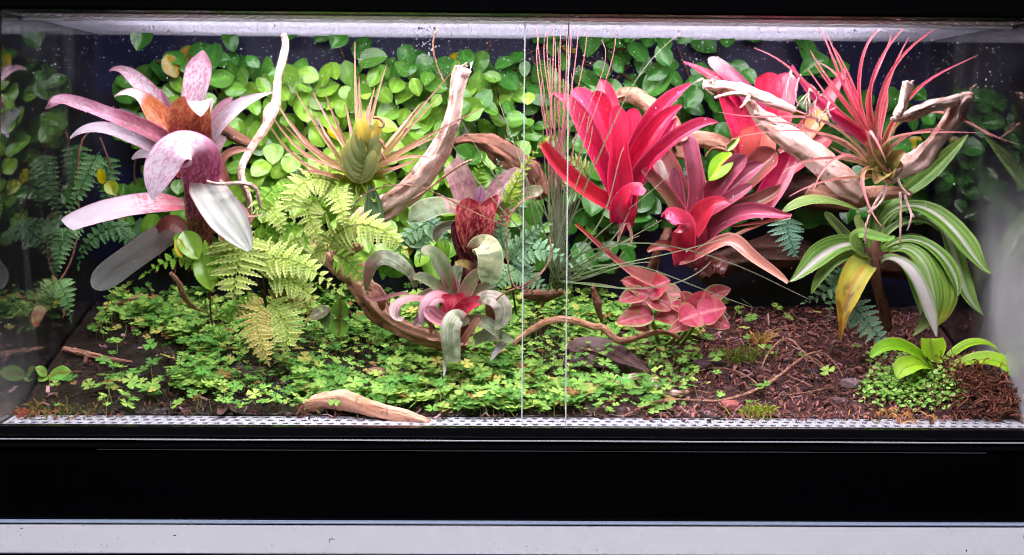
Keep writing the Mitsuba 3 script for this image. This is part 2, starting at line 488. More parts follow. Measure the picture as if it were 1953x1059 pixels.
# the sliding doors: the left one runs in the back groove, the right one in front of it
XL, XR = P(1081, 420, 0)[0], P(999, 420, 0)[0]
dl = part(tk, 'sliding_door', sheet((-.60, .0042, .0018), (XL + .60, 0, 0), (0, 0, TOPZ - .002)), 'glass_clear')
dr_ = part(tk, 'sliding_door', sheet((XR, -.0055, .0022), (.622 - XR, 0, 0), (0, 0, TOPZ - .002)), 'glass_clear')
part(dl, 'polished_edge', bx(XL, XL + .0013, .0022, .0062, .002, TOPZ), 'edge_glass')
part(dr_, 'polished_edge', bx(XR - .0013, XR, -.0075, -.0035, .0022, TOPZ), 'edge_glass')
OCT = trimesh.creation.octahedron() if hasattr(trimesh.creation, 'octahedron') else trimesh.creation.icosphere(subdivisions=0)
OV, OF = np.array(OCT.vertices), np.array(OCT.faces)


def specks(n, x0, x1, yy, seed):
    r = np.random.default_rng(seed)
    out = []
    while len(out) < n:
        px = r.uniform(x0, x1)
        py = 48 + abs(r.normal(0, 85)) if r.random() < .88 else r.uniform(60, 560)
        dens = .35 + .65 * math.exp(-((px - 900) / 420) ** 2)
        if r.random() > dens or py > 700:
            continue
        p = P(px, py, yy)
        s = np.array([1, .35, r.uniform(.7, 1.5)]) * r.choice([.00032, .00048, .0007, .0011], p=[.5, .32, .14, .04])
        out.append((OV * s + p, OF, np.array([.6, .6, .66])))
    for k in range(26 if x0 < 900 else 0):
        p = P(815 + r.normal(0, 9), 75 + r.normal(0, 14), yy)
        out.append((OV * [r.uniform(.0006, .0016), .0004, r.uniform(.0006, .002)] + p, OF, np.array([.85, .85, .9])))
    return cat(out)


for d_, a_ in ((dl, (1250, 60, 1075, .0058, 3)), (dr_, (800, 1090, 1930, -.0040, 4))):
    v_, f_, c_ = specks(*a_)
    tag(part(d_, 'water_specks', (v_, f_), 'vc_rough', color=c_), kind='stuff')

cb = thing('cabinet', 'pale lilac white rail of the cabinet under the black terrarium base', 'cabinet')


def cab_col(p, n, uv):
    d1 = mikit.smoothstep(.955, .985, mikit.noise(p.x * 330, p.z * 260, 3.0)) * mikit.smoothstep(.5, .7, mikit.noise(p.x * 9, p.z * 9, 1.0))
    base = mikit.mix((.84, .83, .86), (.79, .78, .82), mikit.fbm(p.x * 5, p.z * 20, 0, 3))
    return mikit.mix(base, (.06, .05, .05), d1)


scene['cabinet_white'] = {'type': 'principled', 'base_color': mikit.proc(cab_col), 'roughness': .4, 'specular': .4}
scene['cabinet_blue'] = {'type': 'principled', 'base_color': rgb(.30, .36, .48), 'roughness': .4}
part(cb, 'rail', bx(-.90, .90, -.022, .02, -.1450, -.1095, .0015), 'cabinet_white')
part(cb, 'rail_trim', bx(-.90, .90, -.024, .0, -.1090, -.1068, .0006), 'cabinet_blue')
part(cb, 'shadow_gap', bx(-.90, .90, -.012, .02, -.1505, -.1455), 'black_frame')
part(cb, 'door', bx(-.90, .90, -.022, .02, -.40, -.1510, .001), 'cabinet_blue')

# ------------------------------------------------------------------ wood


def wood(label, pts, wid, mat, rough=.35, sides=14, cat_='driftwood', name='driftwood', n=None, group=None, sub=()):
    k = thing(name, label, cat_, group)
    _seed[0] += 1
    v, f, uv = pxtube(pts, wid, sides=max(sides, 10) + 4, rough=rough, seed=_seed[0] % 50, n=n or 14 * len(pts))
    part(k, 'limb', (v, f), mat, True, uv)
    for nm, p2, w2 in sub:
        _seed[0] += 1
        v, f, uv = pxtube(p2, w2, sides=9, rough=rough, seed=_seed[0] % 50, n=8 * len(p2))
        part(k, nm, (v, f), mat, True, uv)
    return k


def splinters(k, px, py, y, n, ln, mat, seed, spread=9):
    r = np.random.default_rng(seed)
    for _ in range(n):
        a = np.array([px + r.normal(0, spread * .5), py + r.normal(0, spread * .5)])
        b = a + r.normal(0, ln, 2)
        v, f, uv = pxtube([(a[0], a[1], y + .004), (a[0] * .5 + b[0] * .5 + r.normal(0, 1), a[1] * .5 + b[1] * .5, y), (b[0], b[1], y - .004)], [5, 4, .8], sides=4, n=5)
        part(k, 'splinter', (v, f), mat, True, uv)


k = wood('thick pale driftwood branch rising to a broken tip left of the glass joint', [(883, 130, .17), (872, 180, .175), (861, 235, .18), (838, 285, .19), (800, 345, .2), (745, 392, .215), (690, 425, .23), (640, 465, .255)],
         [28, 29, 32, 36, 40, 44, 42, 30], 'wood_pale', .5, 20)
splinters(k, 884, 128, .165, 12, 7, 'wood_pale', 1, 14)
wood('brown curved driftwood trunk on the soil below the pale branch', [(600, 430, .31), (635, 492, .28), (680, 530, .255), (706, 570, .24), (735, 605, .235), (785, 632, .23), (850, 655, .225), (910, 660, .23)], [22, 33, 44, 42, 34, 33, 32, 18], 'wood_tan', .75, 22,
     sub=[('twig', [(700, 540, .22), (725, 555, .21), (742, 582, .205)], [22, 14, 4]), ('twig', [(640, 490, .27), (660, 480, .26), (690, 470, .25)], [26, 30, 16])])
wood('thin pale twisted branch climbing beside the large silver pink bromeliad', [(540, 66, .30), (543, 98, .30), (530, 150, .29), (525, 200, .28), (508, 240, .27), (478, 285, .26), (460, 328, .25), (470, 365, .25), (470, 415, .27)],
     [13, 15, 15, 17, 16, 15, 15, 13, 14], 'wood_pale', .28, 10, sub=[('twig', [(520, 200, .28), (512, 218, .275), (508, 240, .27)], [16, 24, 14])])
wood('small white forked twig at the right edge of the silver pink bromeliad', [(395, 345, .12), (440, 350, .12), (482, 354, .125), (493, 375, .13), (500, 398, .14)], [5, 7, 8, 7, 5], 'wood_pale', .2, 7, name='twig', cat_='twig')
k = wood('torn white driftwood end pointing left between the two red bromeliads', [(1342, 162, .25), (1377, 165, .25), (1427, 175, .245), (1470, 191, .24), (1516, 211, .235)], [17, 24, 22, 27, 14], 'wood_pale', .4, 12,
         sub=[('twig', [(1430, 182, .24), (1400, 178, .235), (1363, 187, .23)], [10, 9, 6]), ('twig', [(1430, 180, .24), (1424, 192, .235), (1411, 206, .23)], [9, 7, 3])])
splinters(k, 1350, 162, .245, 14, 8, 'wood_pale', 2, 16)
wood('long knotty driftwood limb running down right behind the spiky pink air plant', [(1428, 190, .26), (1454, 226, .26), (1481, 246, .255), (1527, 280, .25), (1572, 314, .245), (1612, 350, .24), (1645, 376, .235)],
     [16, 32, 42, 48, 50, 46, 32], 'wood_pale', .5, 18, sub=[('twig', [(1440, 215, .25), (1480, 235, .245), (1510, 262, .24)], [14, 12, 5])])
wood('smooth pinkish driftwood piece lying level under the spiky pink air plant', [(1545, 362, .27), (1600, 378, .255), (1650, 375, .245), (1700, 368, .225), (1738, 373, .21)], [30, 42, 38, 28, 12], 'wood_tan', .35, 14)
k = wood('forked knobby driftwood branch at the upper right, in front of the side pane', [(1690, 346, .21), (1713, 328, .205), (1759, 301, .19), (1775, 280, .18), (1802, 247, .17), (1821, 220, .165), (1836, 192, .16), (1856, 186, .155)],
         [26, 38, 42, 34, 30, 30, 27, 18], 'wood_pale', .65, 16,
         sub=[('fork', [(1832, 188, .16), (1790, 199, .155), (1742, 216, .15), (1700, 228, .15)], [24, 22, 25, 10]), ('fork', [(1712, 224, .15), (1722, 200, .15), (1726, 180, .15), (1731, 157, .15)], [22, 19, 19, 22])])
splinters(k, 1852, 184, .152, 9, 7, 'wood_pale', 3, 12)
splinters(k, 1731, 162, .149, 7, 4, 'wood_pale', 4, 7)
wood('smooth bent piece of tan driftwood lying at the front across the perforated ledge', [(572, 782, .075), (600, 768, .07), (650, 763, .062), (700, 777, .05), (760, 792, .038), (817, 806, .026)], [22, 31, 35, 32, 30, 15], 'wood_peach', .4, 16, sub=[('knot', [(650, 765, .08), (652, 752, .078), (656, 748, .078)], [22, 14, 5])])
wood('short pale curved stick lying on the bark left of the moss', [Gy(*q, .008) for q in ((1178, 740), (1195, 723), (1225, 718), (1255, 738), (1285, 750), (1312, 747))], [13, 16, 16, 15, 15, 8], 'wood_pale', .2, 9, name='stick', cat_='stick')
wood('long wavy reddish root arching over the clover behind the glass joint', [(978, 658, .2), (1023, 623, .2), (1080, 609, .2), (1129, 622, .2), (1153, 627, .2), (1177, 648, .2), (1226, 640, .205), (1295, 646, .21)], [8, 12, 13, 13, 13, 13, 12, 9], 'wood_peach', .2, 9, name='root', cat_='root')
wood('short brown stick poking out above the clover under the lowest grey leaf', [Gy(182, 607, .004), Gy(205, 589, .01), (240, 576, .36), (272, 560, .36)], [3, 8, 9, 4], 'wood_tan', .5, 7, name='stick', cat_='stick')
wood('brown stick lying on the bare black soil at the left', [Gy(*q, .008) for q in ((122, 666), (160, 674), (200, 683), (252, 690))], [9, 13, 10, 3], 'wood_tan', .6, 8, name='stick', cat_='stick')
wood('grey brown bark limb at the back between the pale branch and the glass joint', [(860, 276, .34), (905, 266, .33), (955, 288, .32), (1005, 330, .31), (1035, 375, .3)], [12, 22, 38, 42, 30], 'wood_brown', 1.0, 22)
wood('peeling bark limb at the back behind the bright red bromeliad', [(1172, 186, .37), (1210, 182, .37), (1245, 205, .36), (1290, 258, .35), (1300, 300, .35)], [16, 30, 36, 36, 30], 'wood_tan', .75, 18)
wood('pale level limb at the back above the mauve bromeliad', [(1230, 268, .345), (1300, 262, .34), (1360, 270, .34), (1410, 290, .34)], [24, 32, 32, 22], 'wood_tan', .35, 12)
wood('short brown limb at the back right of the silver pink bromeliad', [(405, 228, .34), (440, 255, .34), (478, 275, .34)], [20, 24, 20], 'wood_brown', .3, 9)
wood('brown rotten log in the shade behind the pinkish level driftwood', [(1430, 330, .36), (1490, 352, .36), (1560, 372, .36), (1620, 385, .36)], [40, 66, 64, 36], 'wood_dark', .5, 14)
wood('dark reddish log lying at the back right above the soil', [(1330, 520, .40), (1430, 490, .40), (1540, 490, .40), (1660, 500, .40), (1760, 520, .40)], [40, 60, 56, 50, 30], 'wood_dark', .8, 18)
wood('upright brown root under the grassy air plant', [(1130, 548, .27), (1138, 575, .275), (1148, 615, .28)], [8, 16, 5], 'wood_brown', .8, 8, name='root', cat_='root')
wood('dark stub of wood behind the blue green fern', [(1000, 560, .30), (1040, 562, .29), (1072, 555, .28)], [20, 24, 12], 'wood_brown', .5, 9)
wood('thin brown root bending down under the mauve bromeliad', [(1275, 440, .22), (1262, 465, .21), (1245, 500, .22), (1240, 530, .25)], [16, 16, 14, 12], 'wood_brown', .4, 8, name='root', cat_='root')
wood('brown dried stalk under the yellow green vine leaf at the left', [(325, 520, .2), (345, 550, .21), (362, 580, .235), (385, 592, .25)], [7, 11, 8, 3], 'wood_tan', .6, 8, name='root', cat_='root')

k = thing('dead_twig', 'long thin dry twig with branched end sprawling over the reddish bark at the right', 'twig')
for pts, w in (([Gy(*q, l) for *q, l in ((1187, 795, .003), (1246, 769, .006), (1294, 762, .006), (1365, 765, .006), (1448, 741, .01), (1496, 709, .016), (1537, 679, .02), (1567, 673, .018), (1591, 691, .012), (1607, 718, .004))], [4, 5, 5, 6, 7, 6, 5, 4, 3, 2]),
               ([Gy(*q, l) for *q, l in ((1454, 704, .004), (1466, 673, .012), (1499, 646, .02), (1520, 658, .02), (1540, 679, .02), (1570, 703, .01), (1582, 718, .004))], [3, 4, 4, 4, 4, 3, 2]),
               ([Gy(*q, l) for *q, l in ((1326, 712, .003), (1371, 702, .008), (1416, 713, .008), (1448, 736, .008), (1475, 752, .004), (1555, 745, .006), (1591, 738, .008))], [2, 3, 3, 4, 4, 3, 2]),
               ([Gy(*q, l) for *q, l in ((1133, 694, .008), (1190, 680, .014), (1222, 700, .012), (1246, 724, .012), (1288, 737, .01), (1377, 755, .004))], [3, 4, 4, 4, 3, 2]),
               ([Gy(*q, l) for *q, l in ((1540, 679, .02), (1536, 695, .01), (1531, 705, .003))], [3, 2, 2]),
               ([Gy(*q, l) for *q, l in ((1500, 715, .01), (1530, 728, .006), (1560, 742, .004))], [3, 3, 2]),
               ([Gy(*q, l) for *q, l in ((1540, 679, .02), (1562, 690, .014), (1580, 716, .004))], [3, 3, 2]),
               ([Gy(*q, l) for *q, l in ((1215, 780, .004), (1270, 788, .003), (1310, 785, .004), (1330, 770, .006))], [2, 3, 3, 2])):
    v, f, uv = pxtube(pts, w, sides=6, rough=.15, n=8 * len(pts))
    part(k, 'stem', (v, f), 'wood_tan', True, uv)

# ------------------------------------------------------------------ broad leaves


def broad(base, tip, width, spec, nrm=(0, -.85, .5), notch=.12, power=.8, fold=.25, droop=.15, nv=10, nu=7, seed=None, sharp=1.0):
    """Ovate leaf from base to tip (metres), V, F, UV, colours."""
    if seed is None:
        _seed[0] += 1
        seed = _seed[0]
    b, t = np.asarray(base, float), np.asarray(tip, float)
    L = np.linalg.norm(t - b)
    d = (t - b) / L
    n = np.asarray(nrm, float); n = norm(n - d * (n @ d)); s = np.cross(d, n)
    u, v = np.meshgrid(np.linspace(-1, 1, nu), np.linspace(0, 1, nv))
    hw = width / 2 * np.maximum(np.sin(np.pi * np.clip(v, .0, 1) ** power), 0) ** (.72 * sharp)
    hw = np.where(v < .1, np.maximum(hw, width * .30 * np.sqrt(np.clip(v / .1, 0, 1)) + 1e-5), hw)
    al = v - notch * np.abs(u) ** 1.3 * np.clip(1 - v * 2.2, 0, 1)
    z = fold * hw * (np.abs(u) - .4) - droop * L * (v - .35) ** 2 + .06 * hw * (meshkit.noise(np.stack([u * 2 + seed, v * 4, u * 0], -1), seed % 500) - .5) * 2
    V = b + al[..., None] * L * d + (u * hw)[..., None] * s + z[..., None] * n
    i, j = np.meshgrid(np.arange(nv - 1), np.arange(nu - 1), indexing='ij')
    q = np.stack([i * nu + j, i * nu + j + 1, (i + 1) * nu + j + 1, (i + 1) * nu + j], -1).reshape(-1, 4)
    col = paint(spec, u.ravel(), v.ravel(), L, width, seed)
    return V.reshape(-1, 3), np.vstack([q[:, [0, 1, 2]], q[:, [0, 2, 3]]]), np.c_[u.ravel() * .5 + .5, v.ravel()], col


def pxbroad(parent, base, tip, w, spec, mat='leaf_gloss', name='leaf', **k):
    b, t = P(*base), P(*tip)
    V, Fc, UV, col = broad(b, t, w * S(b), spec, **k)
    return part(parent, name, (V, Fc), mat, True, UV, col)


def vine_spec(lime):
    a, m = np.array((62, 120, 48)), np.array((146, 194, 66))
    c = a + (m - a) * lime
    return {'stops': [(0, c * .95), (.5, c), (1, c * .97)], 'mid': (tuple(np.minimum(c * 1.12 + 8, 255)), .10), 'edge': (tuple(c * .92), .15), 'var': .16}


vk = thing('climbing_vine', 'climbing vine covering the back wall with many small round green leaves', 'vine')
r = np.random.default_rng(21)


def vdens(px, py):
    if 205 < px < 1010 and py < 470:
        top = 118 + 18 * math.sin(px * .013) + (22 if px < 330 else 0)
        return (1.0 if px > 285 or (240 > py and px > 240) else .12) if py > top else .04
    if 1010 <= px < 1130 and py < 470:
        return .8 if py > 140 else .25
    if 1130 <= px < 1440 and py < 430:
        return .95 if py > 125 else .2
    if 1440 <= px < 1600:
        return .6 if py > 190 and py < 400 else .06
    if 1600 <= px < 1800 and 180 < py < 420:
        return .45
    if 420 < px < 1200 and py < 520:
        return .8
    return 0


pts = []
tries = 0
while len(pts) < 760 and tries < 60000:
    tries += 1
    px, py = r.uniform(222, 1800), r.uniform(62, 510)
    if r.random() > vdens(px, py):
        continue
    dm = 17 if px < 1020 else 21
    if all((px - a) ** 2 + (py - b) ** 2 > dm ** 2 for a, b in pts):
        pts.append((px, py))
small = []
for px, py in pts:
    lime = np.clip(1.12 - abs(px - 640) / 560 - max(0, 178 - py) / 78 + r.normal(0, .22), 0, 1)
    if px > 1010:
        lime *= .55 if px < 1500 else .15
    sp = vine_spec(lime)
    if r.random() < .018:
        sp['stops'] = [(0, (190, 150, 50)), (1, (170, 110, 50))]
    y = r.uniform(.385, .44)
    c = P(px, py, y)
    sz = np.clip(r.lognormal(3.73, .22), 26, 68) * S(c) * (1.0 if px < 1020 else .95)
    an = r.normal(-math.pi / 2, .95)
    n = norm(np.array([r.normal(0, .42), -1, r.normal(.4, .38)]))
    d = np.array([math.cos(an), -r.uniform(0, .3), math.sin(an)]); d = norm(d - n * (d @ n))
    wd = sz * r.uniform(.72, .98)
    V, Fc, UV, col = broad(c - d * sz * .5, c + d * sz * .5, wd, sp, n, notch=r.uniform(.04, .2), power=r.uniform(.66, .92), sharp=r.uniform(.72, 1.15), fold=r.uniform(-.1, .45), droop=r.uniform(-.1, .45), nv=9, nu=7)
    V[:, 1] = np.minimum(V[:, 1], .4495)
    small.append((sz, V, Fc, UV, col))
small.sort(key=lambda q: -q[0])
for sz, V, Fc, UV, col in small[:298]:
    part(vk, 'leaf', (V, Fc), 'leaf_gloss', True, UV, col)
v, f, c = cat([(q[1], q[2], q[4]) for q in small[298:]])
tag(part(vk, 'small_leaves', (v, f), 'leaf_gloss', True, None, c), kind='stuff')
for k_ in range(22):
    x0 = r.uniform(230, 1420)
    q = [(x0 + a * r.uniform(.5, 1) * r.choice([-1, 1]), py, r.uniform(.425, .447)) for a, py in zip((0, 18, 40, 70, 90), (520, 420, 300, 190, 75 + r.uniform(0, 60)))]
    v, f, uv = pxtube(q, 4, sides=5, n=24)
    part(vk, 'stem', (v, f), 'wood_brown', True, uv)
# ------------------------------------------------------------------ bromeliads


def plant(name, label, cat_, leaves, mat, **kw):
    k = thing(name, label, cat_)
    for L in leaves:
        pts, w, sp = L[:3]
        o = {**kw, **(L[3] if len(L) > 3 else {})}
        m, ws = o.pop('mat', mat), o.pop('wscale', 1)
        leaf(k, pts, [q * ws for q in w], sp, m, **o)
    return k


MG = ((164, 64, 116), 820, .65, .1, 1.1)
SILV = {'stops': [(0, (150, 80, 96)), (.25, (160, 128, 142)), (.7, (190, 176, 184)), (1, (172, 136, 150))], 'mott': MG, 'edge': ((176, 110, 128), .08), 'str': ((190, 170, 186), 5, .35)}
SILV2 = {'stops': [(0, (120, 64, 80)), (.3, (170, 152, 166)), (1, (182, 166, 180))], 'mott': ((160, 96, 140), 700, .5, .05, .7), 'edge': ((170, 120, 130), .07), 'str': ((182, 176, 184), 5, .4)}
ORNG = {'stops': [(0, (150, 40, 80)), (.35, (172, 64, 70)), (.66, (190, 92, 70)), (.72, (214, 176, 186)), (1, (222, 196, 206))], 'mott': ((206, 150, 80), 800, .8, -1, .7), 'edge': ((200, 120, 110), .06)}
ORC = {'stops': [(0, (140, 30, 66)), (.45, (160, 48, 70)), (.75, (168, 74, 62)), (1, (186, 100, 70))], 'mott': ((214, 150, 90), 900, .6, -1, 2), 'edge': ((206, 130, 110), .08)}
UNDR = {'stops': [(0, (84, 40, 42)), (.36, (118, 56, 54)), (.45, (134, 76, 80)), (.50, (200, 176, 190)), (1, (206, 192, 204))], 'mott': ((180, 90, 140), 820, .55, -1, 2), 'edge': ((176, 110, 128), .07)}
PALE = {'stops': [(0, (176, 120, 124)), (.2, (190, 186, 176)), (1, (196, 198, 190))], 'str': ((140, 146, 138), 7, .7), 'edge': ((170, 110, 116), .07)}
SILV_SHADED = {'stops': [(0, (86, 56, 56)), (.4, (112, 112, 106)), (1, (120, 122, 112))], 'mott': ((120, 70, 80), 1200, .35, 0, .6), 'str': ((96, 96, 92), 5, .4)}  # silver leaf colour darkened, shade put into the colour
DRY = {'stops': [(0, (176, 96, 90)), (1, (216, 170, 150))], 'str': ((150, 90, 80), 5, .6)}
plant('bromeliad', 'large silver pink bromeliad with magenta flecks and orange red centre at the left', 'bromeliad', [
    ([(368, 300, .24), (366, 215, .25), (379, 140, .26), (387, 96, .265)], [40, 50, 60, 22], SILV, {'rnd': True}),
    ([(356, 335, .2), (346, 270, .188), (345, 215, .178), (352, 184, .174)], [40, 54, 50, 22], ORC, {'chan': .5, 'rnd': True}),
    ([(384, 335, .2), (384, 275, .186), (388, 225, .176), (402, 192, .17)], [40, 52, 46, 8], ORC, {'chan': .5}),
    ([(368, 335, .205), (368, 270, .195), (370, 220, .188), (374, 200, .184)], [40, 50, 46, 34], ORC, {'chan': .3}),
    ([(382, 192, .170), (382, 202, .16), (384, 222, .155)], [52, 44, 4], {**SILV, 'stops': [(0, (222, 190, 200)), (1, (226, 206, 214))]}, {'rnd': False, 'chan': .2}),
    ([(366, 330, .225), (335, 270, .22), (318, 235, .22)], [40, 50, 16], {**ORC, 'stops': [(0, (90, 30, 46)), (1, (130, 50, 60))]}, {'chan': .5}),
    ([(372, 330, .225), (410, 280, .22), (432, 262, .22)], [40, 46, 14], {**SILV2, 'stops': [(0, (90, 40, 50)), (1, (160, 130, 140))]}, {'chan': .5}),
    ([(366, 250, .22), (392, 210, .21), (408, 192, .205)], [30, 36, 6], ORNG, {'chan': .3}),
    ([(356, 300, .22), (318, 242, .21), (280, 198, .2), (252, 178, .185), (218, 184, .18)], [46, 60, 44, 24, 2], ORNG, {'chan': .35}),
    ([(348, 265, .25), (305, 205, .27), (258, 150, .285), (228, 132, .29), (208, 136, .29)], [40, 46, 34, 18, 3], SILV),
    ([(348, 292, .19), (285, 250, .17), (200, 216, .14), (120, 192, .11), (100, 198, .1), (86, 207, .1)], [20, 44, 38, 34, 22, 3], {'stops': [(0, (110, 44, 60)), (.45, (120, 60, 70)), (.55, (176, 132, 150)), (1, (200, 150, 176))], 'mott': MG, 'edge': ((190, 120, 130), .1)}, {'chan': .35}),
    ([(318, 290, .22), (245, 258, .2), (185, 244, .18), (134, 264, .16)], [38, 38, 30, 4], SILV2),
    ([(400, 320, .2), (402, 270, .19), (435, 220, .17), (475, 192, .165), (518, 177, .16)], [26, 44, 46, 26, 4], SILV2, {'chan': .3}),
    ([(378, 416, .17), (382, 355, .15), (380, 308, .132), (364, 282, .116), (334, 284, .103), (311, 314, .094), (299, 346, .088), (290, 380, .084)], [46, 80, 96, 88, 86, 82, 58, 5], UNDR, {'chan': .08}),
    ([(352, 392, .2), (300, 388, .17), (225, 398, .14), (165, 415, .12), (129, 432, .105)], [30, 56, 60, 54, 44], {**SILV2, 'stops': [(0, (170, 100, 70)), (.16, (190, 120, 110)), (.3, (200, 170, 186)), (1, (196, 182, 190))], 'mott': ((190, 70, 110), 800, .75, -1, .5)}, {'rnd': False}),
    ([(384, 340, .16), (396, 362, .135), (430, 412, .105), (460, 452, .095), (476, 478, .092)], [46, 78, 84, 54, 12], PALE, {'chan': .18, 'rnd': False}),
    ([(345, 425, .25), (285, 470, .23), (222, 515, .215), (178, 550, .205)], [50, 70, 70, 56], SILV_SHADED, {'rnd': True}),
    ([(424, 352, .2), (423, 315, .2), (440, 292, .19), (480, 287, .18)], [36, 32, 24, 4], DRY, {'wave': .2}),
    ([(420, 330, .19), (418, 370, .185), (432, 410, .18), (455, 440, .18)], [26, 30, 18, 6], DRY, {'wave': .3}),
    ([(330, 300, .26), (260, 240, .29), (225, 208, .3)], [36, 44, 20], SILV_SHADED, {'rnd': True}),
    ([(300, 440, .23), (325, 425, .22), (350, 440, .22)], [20, 40, 30], {'stops': [(0, (120, 60, 50)), (1, (110, 56, 50))]}),
    ([(385, 480, .2), (384, 420, .19), (380, 360, .185)], [34, 62, 70], {'stops': [(0, (80, 36, 40)), (1, (120, 56, 66))], 'mott': ((190, 140, 90), 1400, .5, -1, 2)}),
    ([(360, 340, .23), (318, 300, .235), (280, 292, .235), (252, 304, .23)], [30, 40, 32, 5], SILV2, {'chan': .3}),
    ([(360, 320, .24), (330, 250, .255), (312, 200, .265), (306, 170, .27)], [34, 42, 32, 5], {**SILV, 'stops': [(0, (90, 36, 48)), (1, (150, 100, 116))]}, {'chan': .35}),
    ([(378, 320, .24), (404, 250, .25), (426, 205, .255), (444, 186, .255)], [32, 38, 28, 4], {**SILV, 'stops': [(0, (90, 36, 48)), (1, (160, 120, 134))]}, {'chan': .35}),
    ([(372, 400, .19), (410, 385, .18), (450, 396, .17), (476, 425, .165)], [26, 40, 32, 5], {**SILV_SHADED, 'stops': [(0, (110, 60, 60)), (1, (150, 130, 130))]}, {'chan': .3}),
    ([(430, 402, .15), (462, 412, .14), (498, 410, .135)], [8, 6, 2], DRY), ([(440, 390, .155), (470, 404, .15), (480, 428, .15)], [9, 7, 2], DRY), ([(436, 410, .15), (470, 425, .145), (492, 400, .14)], [8, 6, 2], DRY),
], 'leaf_soft', wscale=0.88)

PINK = ((222, 120, 150), .13)
RED = {'stops': [(0, (136, 16, 54)), (.35, (204, 22, 66)), (1, (226, 54, 90))], 'edge': ((232, 70, 110), .10), 'str': ((170, 14, 50), 6, .5), 'var': .05}
RED2 = {'stops': [(0, (128, 16, 50)), (.5, (198, 28, 76)), (1, (226, 90, 128))], 'str': ((150, 20, 56), 6, .5), 'edge': ((236, 110, 150), .12), 'var': .05}
plant('bromeliad', 'bright crimson red bromeliad just right of the glass joint', 'bromeliad', [
    ([(1190, 400, .19), (1145, 382, .175), (1092, 345, .16), (1055, 305, .15), (1032, 272, .145)], [30, 50, 48, 38, 20], {**RED, 'tip': ((222, 90, 70), .8)}, {'chan': .7, 'rnd': False}),
    ([(1182, 395, .21), (1155, 330, .2), (1115, 245, .195), (1085, 198, .19), (1054, 179, .19)], [30, 46, 52, 36, 4], RED2, {'chan': .75}),
    ([(1180, 350, .235), (1145, 250, .235), (1112, 192, .235), (1092, 172, .235)], [40, 54, 56, 40], RED2, {'chan': .65}),
    ([(1180, 340, .21), (1160, 250, .205), (1138, 195, .2), (1128, 180, .195)], [40, 56, 58, 50], RED, {'chan': .55, 'rnd': True}),
    ([(1184, 405, .17), (1182, 345, .165), (1180, 275, .165), (1178, 218, .17), (1176, 202, .172)], [42, 62, 44, 44, 38], {**RED, 'stops': [(0, (178, 14, 70)), (.35, (200, 20, 72)), (.45, (206, 34, 66)), (1, (224, 56, 80))]}, {'chan': .5, 'rnd': True}),
    ([(1188, 310, .26), (1168, 215, .275), (1147, 152, .285)], [34, 44, 30], {**RED, 'stops': [(0, (150, 20, 50)), (1, (196, 34, 80))]}, {'rnd': True}),
    ([(1198, 340, .22), (1228, 255, .21), (1270, 198, .2), (1318, 160, .19)], [44, 46, 40, 8], RED2, {'chan': .75}),
    ([(1198, 350, .19), (1232, 275, .18), (1270, 225, .17), (1300, 202, .165)], [56, 54, 40, 8], RED, {'chan': .55}),
    ([(1198, 395, .18), (1222, 330, .17), (1275, 275, .15), (1330, 240, .135), (1370, 234, .13)], [40, 40, 40, 34, 12], RED2, {'chan': .85}),
    ([(1178, 425, .155), (1184, 395, .145), (1196, 372, .13), (1212, 360, .115), (1222, 364, .105)], [34, 52, 50, 40, 24], RED, {'chan': .2, 'rnd': True}),
    ([(1196, 380, .15), (1210, 365, .135), (1226, 372, .12)], [30, 36, 30], {**RED, 'stops': [(0, (190, 20, 70)), (1, (224, 60, 100))]}, {'rnd': True}),
    ([(1200, 300, .25), (1206, 235, .25), (1210, 206, .25)], [36, 40, 30], RED, {'rnd': True}),
    ([(1192, 440, .2), (1192, 390, .2), (1190, 330, .21)], [28, 60, 70], {'stops': [(0, (130, 20, 40)), (1, (190, 24, 64))]}, {'chan': .6}),
    ([(1188, 425, .18), (1182, 445, .175), (1178, 462, .175)], [14, 10, 3], DRY), ([(1196, 425, .18), (1204, 448, .175), (1202, 470, .175)], [10, 8, 2], DRY),
    ([(1182, 370, .225), (1150, 290, .225), (1100, 215, .22), (1072, 205, .215)], [36, 44, 40, 14], {**RED2, 'stops': [(0, (130, 16, 50)), (1, (190, 40, 80))]}, {'chan': .7}),
    ([(1200, 370, .235), (1245, 300, .24), (1290, 225, .24)], [36, 42, 14], {**RED2, 'stops': [(0, (120, 16, 44)), (1, (170, 30, 70))]}, {'chan': .6}),
    ([(1192, 320, .24), (1190, 250, .245), (1188, 215, .25)], [40, 46, 30], {**RED, 'stops': [(0, (140, 16, 50)), (1, (180, 30, 60))]}, {'rnd': True, 'chan': .5}),
], 'leaf_wax', wscale=0.8)

